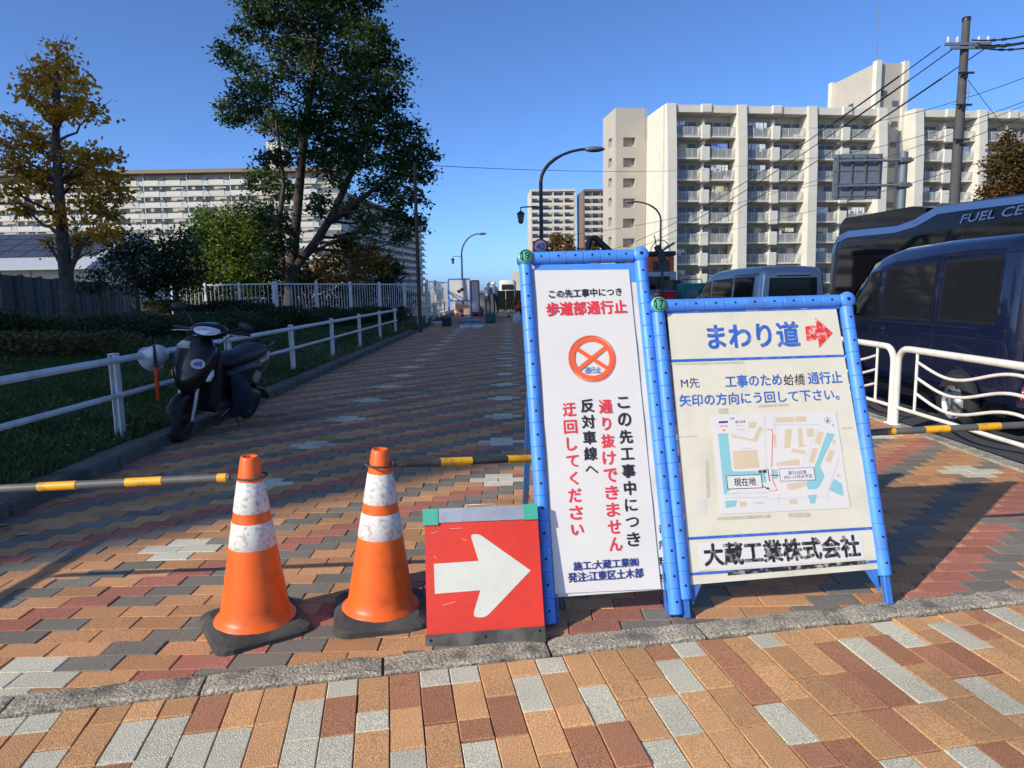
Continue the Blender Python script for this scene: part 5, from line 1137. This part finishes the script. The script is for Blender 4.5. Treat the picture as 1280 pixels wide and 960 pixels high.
tree('camphor_tree', 'large dark evergreen camphor tree with spreading crown behind the bar fence', (P(362, 380).x, Yc, .3), [[(Vector((P(362, 385).x, Yc, .2)), .30), (P(364, 335), .23), (P(373, 250), .17), (P(380, 170), .16), (P(392, 90), .11), (P(402, 10), .06)], [(P(364, 340), .19), (P(393, 305), .17), (P(415, 270), .15), (P(440, 215), .11), (P(470, 140), .06)], [(P(355, 345), .16), (P(347, 290), .12), (P(355, 230), .08), (P(345, 150), .05)], [(P(412, 275), .14), (P(450, 250), .1), (P(495, 215), .05)]], cl_px(ck, Yc, 2.2, 5, .95), 'leaf_camphor', 'bark_tan', .5, .085, 52, 30, 33, flat=.5, shell=.75)
def shrub(label, Y, lst, leafm, size, n_sub, n_leaf, seed, name='shrub', dep=.6, barkm='bark', twigs=0, k=1.):
    cs = cl_px(lst, Y, dep, seed, k); cx = sum(c.x for c, _ in cs)/len(cs); zb = .4
    tr = [[(Vector((cx, Y, .3)), .06), (Vector((cx+.05, Y, 1.2)), .05), (Vector((cx, Y, max(1.5, sum(c.z for c, _ in cs)/len(cs)))), .03)]]
    tree(name, label, (cx, Y, .3), tr, cs, leafm, barkm, .06, size, n_sub, n_leaf, seed, twigs=twigs)
shrub('dark round-headed shrub next to the ginkgo trunk', 18, [(160, 300, 18), (150, 325, 18), (170, 330, 18), (160, 350, 15), (178, 310, 12)], 'leaf_dark', .05, 150, 20, 41, k=1.3)
shrub('dark leafy shrub between the round-headed shrub and the bright green one', 19, [(215, 310, 20), (230, 330, 20), (205, 335, 16), (235, 300, 14), (222, 350, 18), (195, 355, 16), (180, 362, 12), (240, 352, 14)], 'leaf_dark', .05, 150, 20, 42, k=1.35)
shrub('bright yellow-green shrub catching the sun beside the camphor trunk', 30, [(262, 285, 18), (285, 275, 20), (300, 300, 22), (265, 310, 20), (245, 320, 16), (320, 320, 20), (280, 335, 22), (310, 345, 20), (330, 285, 16), (255, 345, 16)], 'leaf_bright', .075, 75, 22, 43, twigs=14, k=1.5)
shrub('olive and yellow shrub between the camphor trunk and the dark rounded shrub', 29, [(410, 330, 16), (430, 315, 18), (450, 330, 16), (465, 315, 16), (420, 345, 14), (475, 335, 14), (445, 348, 14)], 'leaf_autumn', .075, 75, 22, 44, k=1.2)
shrub('dark green rounded shrub between the olive shrub and the thin brown pole', 29.5, [(484, 330, 16), (490, 345, 14), (478, 348, 12), (498, 338, 10)], 'leaf_dark', .075, 80, 22, 45)
shrub('low green and brown shrub behind the bar fence under the camphor', 30.5, [(385, 340, 18), (400, 350, 14), (370, 352, 14), (345, 345, 16)], 'leaf_mix', .075, 75, 22, 46)
shrub('pair of small dark bushes standing in front of the plank wall', 16.5, [(118, 350, 14), (130, 345, 12), (105, 358, 12)], 'leaf_dark', .045, 170, 18, 47)
Yr = 31.
rk_ = [(1262, 168, 8), (1258, 182, 13), (1268, 195, 15), (1246, 200, 13), (1240, 212, 11), (1262, 215, 18), (1280, 210, 18), (1250, 232, 20), (1275, 240, 22), (1240, 245, 14), (1300, 225, 24), (1290, 190, 12), (1295, 250, 24), (1265, 258, 20)]
P = lambda px, py: aty(px, py, Yr)
tree('roadside_tree', 'rusty brown conical tree standing behind the bus beside the utility pole', (P(1268, 250).x, Yr, -.14), [[(Vector((P(1268, 250).x, Yr, -.2)), .16), (P(1266, 240), .1), (P(1262, 190), .05), (P(1261, 155), .02)]], cl_px(rk_, Yr, .8, 8), 'leaf_rust', 'bark', .2, .085, 90, 22, 51)
for i, (px, py, r, lb) in enumerate(((690, 300, 16, 'reddish brown treetop at the foot of the pale tower behind the street lamp'), (748, 300, 14, 'green treetop at the foot of the brown tower'), (712, 305, 14, 'rusty treetop between the two far towers'))):
    Y = 110+i*6; c = aty(px, py, Y); cs = [(c+Vector((random.uniform(-1.6, 1.6), random.uniform(-1.5, 1.5), random.uniform(-2.5, .6))), r/FPX*Y*.6) for _ in range(7)]
    tree('far_tree', lb, (c.x, Y, -.14), [[(Vector((c.x, Y, -.14)), .3), (c, .1)]], cs, 'leaf_rust' if i != 1 else 'leaf_mix', 'bark', .3, .25, 7, 14, 61+i)
# low clipped hedges
def hedge(label, pts, w, h, leafm, seed, n=26000, size=.032):
    g = np.random.default_rng(seed); a = np.array(pts, float); seg = np.linalg.norm(np.diff(a, axis=0), axis=1); cs = np.concatenate([[0], np.cumsum(seg)]); t = g.uniform(0, cs[-1], n)
    x = np.interp(t, cs, a[:, 0]); y = np.interp(t, cs, a[:, 1]); lump = .82+.18*np.sin(t*2.3+np.sin(t*5.1)); u = g.uniform(-1, 1, n); v = g.uniform(0, 1, n)**.6
    wx = u*w/2*np.sqrt(np.clip(1-(v*.9)**4, 0, 1)); z = np.array([verge_z(p, q) for p, q in zip(x, y)])+v*h*lump
    P_ = np.stack([x+wx+g.normal(0, .03, n), y+g.normal(0, .06, n), z], 1); nr = g.normal(size=(n, 3)); nr[:, 2] = abs(nr[:, 2])+.4; nr /= np.linalg.norm(nr, axis=1)[:, None]
    tt_ = np.cross(nr, g.normal(size=(n, 3))); tt_ /= np.linalg.norm(tt_, axis=1)[:, None]; bb2 = np.cross(nr, tt_); s = size*g.uniform(.6, 1.4, n)[:, None]
    V = np.stack([P_-tt_*s, P_+bb2*s*.55, P_+tt_*s, P_-bb2*s*.55], 1).reshape(-1, 3); root = thing('hedge', label, 'hedge', (0, 0, 0)); link('foliage', npmesh('foliage', V, np.arange(4*n).reshape(n, 4), leafm), root)
    mb = MB(); rr = random.Random(seed)
    for k in range(14): f = rr.uniform(0, cs[-1]); X, Yy = float(np.interp(f, cs, a[:, 0])), float(np.interp(f, cs, a[:, 1])); b = MB(); z0 = verge_z(X, Yy); b.tube([(X, Yy, z0-.03), (X+rr.uniform(-.1, .1), Yy, z0+h*.4), (X+rr.uniform(-.2, .2), Yy+rr.uniform(-.1, .1), z0+h*.75)], [.02, .014, .006], 6); b.build('stem', 'bark', root)
hedge('low dark hedge on the verge in front of the ginkgo and plank wall', [(-13, 11.5), (-9, 12.5), (-7.2, 15), (-7, 18.5)], 2.2, .50, 'leaf_dark', 71, 34000)
hedge('low clipped hedge in front of the long white bar fence', [(-6.4, 18.6), (-5.6, 22), (-4.3, 27.5)], 1.0, .62, 'leaf_dark', 72, 22000)
hedge('low hedge in front of the short white bar fence', [(-13, 24.9), (-8.2, 24.3)], 1.2, .55, 'leaf_dark', 73, 14000)
hedge('tall dark hedge behind the white bar fences below the camphor', [(-15, 31.5), (-10, 31.2), (-4.6, 32.5)], 1.2, 1.55, 'leaf_dark', 75, 30000, .05)
hedge('tangled low bushes on the verge behind the parked scooter', [(-12, 8.6), (-8.2, 9.6), (-6.6, 11.6)], 1.6, .42, 'leaf_mix', 74, 16000)

# ================================================================ poles, lamps, cables
def lamp_post(label, base, top, head, lantern, rp, sign=None):
    base, top, head = Vector(base), Vector(top), Vector(head); root = thing('street_lamp', label, 'street lamp', base); l = lambda p: Vector(p)-base
    MB().tube([(0, 0, 0), l(top)], [rp*1.3, rp], 10).build('pole', 'lamp_black', root)
    pts = [l(top)]; d = head-top
    for k in range(1, 9): a = k/8*math.pi/2; pts.append(l(top)+Vector((d.x*(1-math.cos(a)), d.y*(1-math.cos(a)), d.z*math.sin(a))))
    MB().tube(pts, [rp*.9]*5+[rp*.7]*4, 8).build('arm', 'lamp_black', root)
    h = MB(); sg = 1 if d.x > 0 else -1; h.ball((sg*rp*2.5, 0, -.02), (rp*5.5, rp*2.2, rp*1.5)); h.build('lamp_head', 'lamp_grey', root, Matrix.Translation(l(head)))
    if lantern is not None:
        q = l(lantern); MB().tube([(0, 0, q.z+.35), (q.x*.6, 0, q.z+.38), (q.x, 0, q.z+.36), (q.x, 0, q.z+.22)], rp*.4, 6).build('bracket', 'lamp_black', root)
        b = MB(); b.lathe([(.0001, .24), (.05, .22), (.17, .12), (.16, .10)], 8, smooth=False, caps=False); b.lathe([(.10, -.22), (.06, -.26), (.0001, -.28)], 8, smooth=False, caps=False); ln = b.build('lantern', 'lamp_black', root, Matrix.Translation(q))
        b = MB(); b.lathe([(.10, -.22), (.145, .10)], 8, smooth=False); b.build('lantern_glass', 'lamp_grey', ln)
    return root
t = aty(676, 228, 28); hd = aty(737, 186, 28); lt = aty(651, 271, 28)
lp = lamp_post('tall black curved street lamp with small lantern and speed limit sign above the notice board', (t.x, 28, -.1), t, hd, lt, .075)
c = aty(675.5, 308, 27.88); root = thing('speed_limit_sign', 'round red-rimmed speed limit sign reading 40 on the street lamp', 'sign', c)
m = Matrix.Rotation(R(90), 4, 'X'); MB().lathe([(.30, -.008), (.30, .008), (.0001, .008)], 32, mx=m).build('red_rim', 'ink_red', root); MB().lathe([(.235, .0), (.235, .0105), (.0001, .0105)], 32, mx=m).build('white_face', 'paper', root)
link('lettering', text_mesh('lettering', '40', -.16, .16, -.12, .12, 'ink_blue', .06), root, Matrix.Translation((0, -.0125, 0))); MB().box((0, .05, 0), (.05, .09, .1)).build('clamp', 'galv', root)
t = aty(577, 318, 60); hd = aty(600, 292, 60); lt = aty(566, 326, 60); lamp_post('smaller curved street lamp with lantern far along the path above the work site', (t.x, 60, -.1), t, hd, lt, .07)
t = aty(826, 275, 48); hd = aty(791, 252, 48); lamp_post('curved street lamp without lantern in front of the cream apartment block', (t.x, 48, -.1), t, hd, None, .07)
t = aty(518, 204, 22.); root = thing('thin_pole', 'thin dark brown pole standing in the verge by the bar fence', 'pole', (t.x+.0, 22., .05)); MB().tube([(0, 0, -.02), (0, 0, t.z-.05)], [.065, .05], 8).build('shaft', 'wood_pole', root); MB().lathe([(.062, 0), (.05, .03), (.0001, .04)], 8, mx=Matrix.Translation((0, 0, t.z-.05))).build('cap', 'lamp_black', root)
# utility pole
Yp = 24.; t = aty(1208, 25, Yp); bpx = t.x
UP = thing('utility_pole', 'dark concrete utility pole with crossarms and insulators behind the bus', 'utility pole', (bpx, Yp, -.1))
MB().tube([(0, 0, 0), (0, 0, t.z+.1)], [.20, .115], 14).build('shaft', 'concrete_pole', UP); MB().lathe([(.13, 0), (.13, .12), (.0001, .16)], 12, mx=Matrix.Translation((0, 0, t.z+.06))).build('cap', 'lamp_black', UP)
za = aty(1205, 57, Yp).z+.1
for z, w in ((za, 1.5), (za-.12, 1.1)): MB().box((0, -.16, z), (w, .08, .08)).build('crossarm', 'galv', UP)
for x in (-.65, -.35, .35, .65): MB().lathe([(.02, 0), (.05, .05), (.03, .09), (.05, .13), (.03, .17), (.0001, .2)], 8, mx=Matrix.Translation((x, -.16, za+.04))).build('insulator', 'bld_white', UP)
for z in (za-.9, za-1.9, za-3.0): MB().box((0, -.18, z), (.5, .06, .06)).build('cable_bracket', 'lamp_black', UP); MB().box((.0, -.14, z-.1), (.12, .1, .12)).build('cable_clamp', 'lamp_black', UP)
for k in range(16): s_ = 1 if k % 2 else -1; MB().tube([(s_*.14, 0, 2.2+.36*k), (s_*.30, 0, 2.2+.36*k)], .009, 5).build('step_bolt', 'galv', UP)
def cable(label, p, q, sag, r=.012, group='overhead cables', sleeves=()):
    p, q = Vector(p), Vector(q); pts = []
    for i in range(25): f = i/24; pts.append(p.lerp(q, f)-Vector((0, 0, sag*4*f*(1-f))))
    b = MB(); b.tube([x-p for x in pts], r, 6)
    for f in sleeves: k = int(f*24); b.tube([pts[k]-p, pts[k+1]-p], r*1.7, 6)
    o = b.build('overhead_cable', 'cable'); o.location = p; tag(o, label, 'cable', group)
LFT = 'thick black overhead cable sloping from the utility pole down across the cream apartment block'
for i, (a, q) in enumerate((((1175, 58), (740, 318)), ((1190, 62), (735, 330)), ((1235, 58), (745, 338)))):
    cable(LFT, aty(*a, Yp), aty(*q, 70), 1.2, .018, 'cables from the pole to the left', (.05, .1))
RGT = 'short black overhead cable running from the utility pole over the rusty conical tree'
for i, (a, q) in enumerate((((1215, 50), (1330, 30)), ((1222, 56), (1330, 38)), ((1228, 60), (1330, 48)), ((1215, 58), (1330, 40)))): cable(RGT, aty(*a, Yp), aty(*q, 20.), .15, .026, 'cables from the pole to the right', (.25, .4))
SID = 'thin overhead cable crossing behind the utility pole'
for a, q, Y1, Y2 in (((1010, 160), (1330, 78), 40, 22), ((980, 200), (1330, 108), 40, 22), ((960, 240), (1330, 125), 42, 22), ((830, 300), (1330, 170), 60, 22)): cable(SID, aty(*a, Y1), aty(*q, Y2), .5, .011, 'thin cables behind the pole')
cable('thin guy wire running steeply down from the utility pole top', aty(1210, 100, Yp), aty(1290, 200, Yp+6), .05, .010, None)
cable('long thin cable from the thin brown pole across the sky to the apartment block', aty(519, 206, 22), aty(1010, 190, 80), .9, .010, None)
cable('lower thin cable crossing from the far lamp in front of the stair tower', aty(700, 295, 60), aty(1290, 128, 40), 1.2, .016, None)
# gantry with road sign seen from behind
g0_ = aty(1130, 190, 27); root = thing('sign_gantry', 'grey steel gantry post carrying a large road sign seen from behind', 'sign gantry', (g0_.x, 27, -.1))
MB().tube([(0, 0, 0), (0, 0, g0_.z+.1)], .15, 12).build('post', 'galv', root)
s0, s1 = aty(1045, 192, 26.8), aty(1104, 248, 26.8); cx, cz = (s0.x+s1.x)/2-g0_.x, (s0.z+s1.z)/2+.1; sw, sh = s1.x-s0.x, s0.z-s1.z
for z in (aty(1130, 201, 27).z+.1, aty(1130, 232, 27).z+.1):
    MB().tube([(cx-sw*.4, -.16, z), (.28, -.16, z)], .05, 8).build('arm', 'galv', root); MB().box((0, -.05, z), (.42, .34, .2), bev=.03).build('arm_clamp', 'lamp_grey', root)
MB().box((cx, -.02, cz), (sw, .03, sh), bev=.004).build('sign_panel', 'galv', root)
for k in range(4): MB().box((cx-sw*.42+sw*.28*k, -.075, cz), (.05, .07, sh*.98)).build('stiffener', 'lamp_grey', root)
for k in range(4): MB().box((cx, -.05, cz-sh*.42+sh*.28*k), (sw*.98, .03, .04)).build('cross_rib', 'galv', root)

# ================================================================ work site down the path
def leaning_board(name, label, px, Y, w, z0, z1, fr, panel, legs=True, rz=0.):
    c = aty(px, 370, Y); root = thing(name, label, 'sign', (c.x, Y, 0), rz)
    MB().box((0, 0, (z0+z1)/2), (w, .02, z1-z0)).build('panel', panel, root)
    for x in (-w/2, w/2): MB().tube([(x, 0, 0 if legs else z0), (x, 0, z1)], .035, 8).build('upright', fr, root)
    for z in (z0, z1): MB().tube([(-w/2, 0, z), (w/2, 0, z)], .035, 8).build('cross_tube', fr, root)
    if legs:
        for x in (-w/2, w/2): MB().tube([(x, 0, z1*.9), (x, .5, 0)], .02, 6).build('rear_leg', fr, root)
    return root
lb = leaning_board('work_board', 'white board in a blue tube frame standing at the work site', 574, 33, 1.0, .85, 1.85, 'sign_blue', 'paper')
for x, z in ((.0, 1.28), (.14, 1.36)): MB().ball((x, -.013, z), (.09, .006, .08)).build('dark_patch', 'ink_black', lb)
leaning_board('work_board', 'narrow white board in an orange frame beside the blue-framed one', 594, 32.5, .36, .3, 1.75, 'machine_orange', 'paper')
b = MB(); root = thing('tool_bag', 'dark green tool bag on the path in front of the work site', 'bag', gnd(613, 404)); b.box((0, .2, .2), (.42, .32, .4), bev=.06); b.build('bag_body', 'green_bag', root); MB().tube([(-.12, .2, .38), (-.08, .2, .5), (.08, .2, .5), (.12, .2, .38)], .012, 6).build('bag_handle', 'plastic_black', root)
root = thing('covered_gear', 'dark green hump of covered gear behind the tool bag', 'gear', gnd(597, 395)); MB().ball((0, .2, .22), (.33, .28, .3)).build('cover', 'green_bag', root); MB().box((0, .2, .03), (.6, .5, .06), bev=.01).build('ground_sheet', 'cloth_dark', root)
for k, (px, py, w, lab) in enumerate(((582, 403, .5, 'pale blue board lying flat beside the narrow orange-framed board'), (595, 402.5, .5, 'pale blue board lying flat, touching the green tool bag'))):
    g_ = gnd(px, py); root = thing('flat_board', lab, 'board', g_, R(6*k-3)); MB().box((0, .35, .05), (w-.04, .8, .06), bev=.01).build('sheet', 'tarp_blue', root); MB().box((0, .35, .01), (w*.6, .5, .02)).build('batten', 'wood', root)
root = thing('sandbag_pair', 'limp pale sandbags lying on the path in front of the flat boards', 'sandbags', gnd(590, 411))
for s_ in (-1, 1): b = MB(); b.loft([ring(s_*.2, .15, .0, .20, .14, 14, 3), ring(s_*.2, .15, .06, .24, .17, 14, 2.6), ring(s_*.2, .15, .12, .2, .13, 14, 2.4), ring(s_*.2, .15, .14, .08, .05, 14, 2)]); b.build('sandbag', 'sack', root)
g_ = gnd(558, 408); root = thing('tool_crate', 'dark red crate of tools beside the short guardrail', 'crate', g_); MB().box((0, .2, .16), (.34, .3, .32), bev=.02).build('crate', 'cloth_dark', root); MB().box((0, .2, .34), (.36, .32, .05), bev=.01).build('lid', 'ink_worn', root)
g_ = gnd(545, 405); root = thing('folded_sheet', 'small pale folded sheet lying by the verge kerb', 'sheet', g_); b = MB(); b.loft([ring(0, .2, 0, .28, .16, 14, 3), ring(0, .2, .06, .26, .15, 14, 2.5), ring(.03, .2, .1, .16, .1, 14, 2)]); b.build('sheet', 'sack', root)
for k, (p_, q_, Y, lab) in enumerate((((605, 370), (611, 392), 33.2, 'wooden pole leaning beside the orange-framed board'), ((646, 363), (636, 390), 34, 'wooden broom leaning against the black barrier'))):
    a, c = aty(*p_, Y), aty(*q_, Y); c.z = 0.02; root = thing('leaning_pole', lab, 'pole', c); MB().tube([(0, 0, 0), a-c], .022, 6).build('shaft', 'wood', root); MB().box((0, 0, .03), (.16, .08, .08), bev=.01).build('head', 'plastic_black', root)
# black barrier and the white lorry beyond
a, c = aty(621, 364, 40), aty(654, 364, 40); root = thing('site_barrier', 'black panel barrier across the far end of the path', 'barrier', (a.x, 40, 0))
for k in range(3): MB().box(((c.x-a.x)*(k+.5)/3, 0, .72), ((c.x-a.x)/3-.02, .04, 1.1), bev=.01).build('panel', 'barrier_black', root); MB().box(((c.x-a.x)*(k+.5)/3, 0, .12), (.3, .3, .18), bev=.02).build('foot', 'bar_grey', root)
a, c = aty(624, 353, 62), aty(645, 353, 62); w = (c.x-a.x); root = thing('lorry', 'white lorry seen over the black barrier', 'truck', ((a.x+c.x)/2, 62, -.1))
MB().loft([ring(0, 0, .6, w/2, 1.0, 16, 6), ring(0, 0, 1.6, w/2, 1.0, 16, 6), ring(0, .05, 2.0, w/2*.95, .9, 16, 5), ring(0, .1, 2.25, w/2*.85, .75, 16, 4)]).build('cab', 'bld_white', root); MB().box((0, -1.0, 1.65), (w*.7, .06, .45)).build('windscreen', 'glass_dark', root); MB().box((0, 2.4, 1.4), (w*1.02, 3, 1.6), bev=.05).build('load_box', 'bld_white', root)
for s_ in (-1, 1): wheel_at(root, s_*(w/2-.12), .2, .38, s_); wheel_at(root, s_*(w/2-.12), 3.2, .38, s_)
# people at work
def person(label, loc, rz, J, mats, helmet, vest=None):
    """one skinned figure from joints; J: name -> point (metres, local), with radii"""
    root = thing('person', label, 'person', loc, rz); names = list(J); E = [('pelvis', 'spine'), ('spine', 'chest'), ('chest', 'neck'), ('neck', 'head'), ('head', 'crown')]
    for s_ in 'lr': E += [('chest', s_+'sho'), (s_+'sho', s_+'elb'), (s_+'elb', s_+'wri'), (s_+'wri', s_+'han'), ('pelvis', s_+'hip'), (s_+'hip', s_+'kne'), (s_+'kne', s_+'ank'), (s_+'ank', s_+'toe')]
    me = bpy.data.meshes.new('body'); me.from_pydata([J[n] for n in names], [(names.index(a), names.index(b)) for a, b in E], []); o = bpy.data.objects.new('body', me); COL.objects.link(o)
    md = o.modifiers.new('skin', 'SKIN'); RAD = dict(pelvis=(.15, .11), spine=(.145, .11), chest=(.17, .12), neck=(.055, .055), head=(.085, .10), crown=(.06, .07), sho=(.065, .065), elb=(.048, .048), wri=(.034, .034), han=(.042, .025), hip=(.095, .095), kne=(.065, .065), ank=(.048, .048), toe=(.045, .035))
    sk = me.skin_vertices[0].data
    for i, n in enumerate(names): sk[i].radius = RAD.get(n) or RAD[n[1:]]; sk[i].use_root = (n == 'pelvis')
    o.modifiers.new('sub', 'SUBSURF').levels = 2; dg = bpy.context.evaluated_depsgraph_get(); dg.update(); m2 = bpy.data.meshes.new_from_object(o.evaluated_get(dg)); bpy.data.objects.remove(o)
    m2.materials.clear()
    for m_ in mats: m2.materials.append(MATS[m_])
    low = [Vector(J[n]) for n in J if n[1:] in ('hip', 'kne', 'ank', 'toe')]; skn = [Vector(J[n]) for n in J if n in ('head', 'crown') or n[1:] == 'han']; mid = [Vector(J[n]) for n in J if n in ('spine', 'chest', 'neck') or n[1:] in ('sho', 'elb', 'wri')]
    for p_ in m2.polygons:
        d = [min((p_.center-q).length for q in g) for g in (mid, low, skn)]; p_.material_index = d.index(min(d)); p_.use_smooth = True
    link('body', m2, root); hd_ = Vector(J['crown'])
    b = MB(); b.lathe([(.16, -.03), (.135, -.02), (.13, .03), (.1, .085), (.05, .115), (.0001, .12)], 18, caps=False); b.build('helmet', helmet, root, Matrix.Translation(hd_+Vector((0, 0, -.02))))
    if vest:
        ch = Vector(J['chest']); sp = Vector(J['spine']); b = MB(); b.loft([ring(sp.x, sp.y, sp.z-.08, .19, .15, 14, 2.6), ring(sp.x, sp.y, sp.z+.05, .19, .15, 14, 2.6), ring(ch.x, ch.y, ch.z+.08, .2, .15, 14, 2.6), ring(ch.x, ch.y, ch.z+.15, .13, .1, 14, 2.6)]); b.build('vest', vest, root)
def standing(lean=0., arm=.3):
    J = dict(pelvis=(0, 0, .95), spine=(0, -.02, 1.12), chest=(0, -.03-lean, 1.34), neck=(0, -.04-lean, 1.50), head=(0, -.07-lean, 1.60), crown=(0, -.07-lean, 1.68))
    for s_, x in (('l', 1), ('r', -1)): J.update({s_+'sho': (x*.19, -.03-lean, 1.42), s_+'elb': (x*.25, -.08-lean, 1.16), s_+'wri': (x*.17, -.05-arm, 1.0+arm*.3), s_+'han': (x*.14, -.12-arm, 1.0+arm*.35), s_+'hip': (x*.1, 0, .9), s_+'kne': (x*.12, -.03, .50), s_+'ank': (x*.13, .02, .09), s_+'toe': (x*.15, -.12, .045)})
    return J
c = aty(609, 360, 38); person('worker in grey jacket and white helmet standing nearer the orange-framed board', (c.x, 38, 0), R(150), standing(.05), ('cloth_grey', 'cloth_dark', 'skin'), 'helmet_white')
c = aty(619.5, 360, 38.6); person('worker in grey jacket and white helmet standing closest to the black barrier', (c.x, 38.6, 0), R(220), standing(.1, .35), ('cloth_grey', 'cloth_dark', 'skin'), 'helmet_white')
J = dict(pelvis=(0, .1, .36), spine=(0, .0, .52), chest=(0, -.14, .70), neck=(0, -.22, .83), head=(0, -.28, .91), crown=(0, -.30, .98))
for s_, x in (('l', 1), ('r', -1)): J.update({s_+'sho': (x*.19, -.15, .77), s_+'elb': (x*.24, -.33, .58), s_+'wri': (x*.15, -.48, .38), s_+'han': (x*.12, -.54, .30), s_+'hip': (x*.11, .1, .36), s_+'kne': (x*.2, -.28, .48), s_+'ank': (x*.16, -.02, .09), s_+'toe': (x*.18, -.17, .045)})
c = gnd(650, 399); person('worker in orange vest and white helmet crouching beside the notice board edge', (c.x, c.y, 0), R(60), J, ('cloth_dark', 'cloth_dark', 'skin'), 'helmet_white', 'vest_orange')
g_ = gnd(647, 404); root = thing('rubbish_sack', 'pale full plastic sack on the path beside the crouching worker', 'sack', g_); b = MB(); b.loft([ring(0, .15, 0, .17, .15, 14, 2.4), ring(0, .15, .12, .22, .19, 14, 2.2), ring(.02, .15, .28, .19, .16, 14, 2.2), ring(.03, .15, .38, .08, .06, 14, 2), ring(.05, .15, .46, .05, .04, 14, 2)]); b.build('sack_body', 'sack', root)

# clutter around the work site
g_ = gnd(583, 393); root = thing('soil_heap', 'low brown heap of dug soil under the blue-framed board', 'soil heap', g_)
b = MB(); rs = random.Random(9); b.loft([[(x*(1+rs.uniform(-.1, .1)), y*(1+rs.uniform(-.1, .1))+.3, z+rs.uniform(0, .03)) for x, y, z in ring(0, 0, zz, a, a*.6, 18, 2)] for zz, a in ((-.02, .85), (.12, .62), (.24, .36), (.33, .12))], smooth=False); b.build('heap', 'wood', root)
for px, py, m1, m2, lab in ((577, 396, 'ink_red', 'paper', 'small red can with white band beside the soil heap'), (571, 394, 'vest_orange', 'paper', 'small orange can with white band behind the tool crate')):
    root = thing('can', lab, 'can', gnd(px, py)); MB().lathe([(.10, 0), (.11, .01), (.11, .34), (.1, .36), (.0001, .36)], 14).build('can_body', m1, root); MB().lathe([(.1125, .12), (.1125, .24)], 14, caps=False).build('band', m2, root); MB().tube([(-.09, 0, .35), (0, 0, .44), (.09, 0, .35)], .008, 5).build('can_handle', 'lamp_black', root)
a, c = gnd(568, 399), gnd(590, 397); root = thing('plank', 'pale timber plank lying on the path in front of the soil heap', 'plank', a); MB().bar((0, 0, .035), (c.x-a.x, c.y-a.y, .035), .12, .05).build('timber', 'sack', root); MB().box((.1, .0, .005), (.1, .1, .02)).build('packer', 'wood', root)
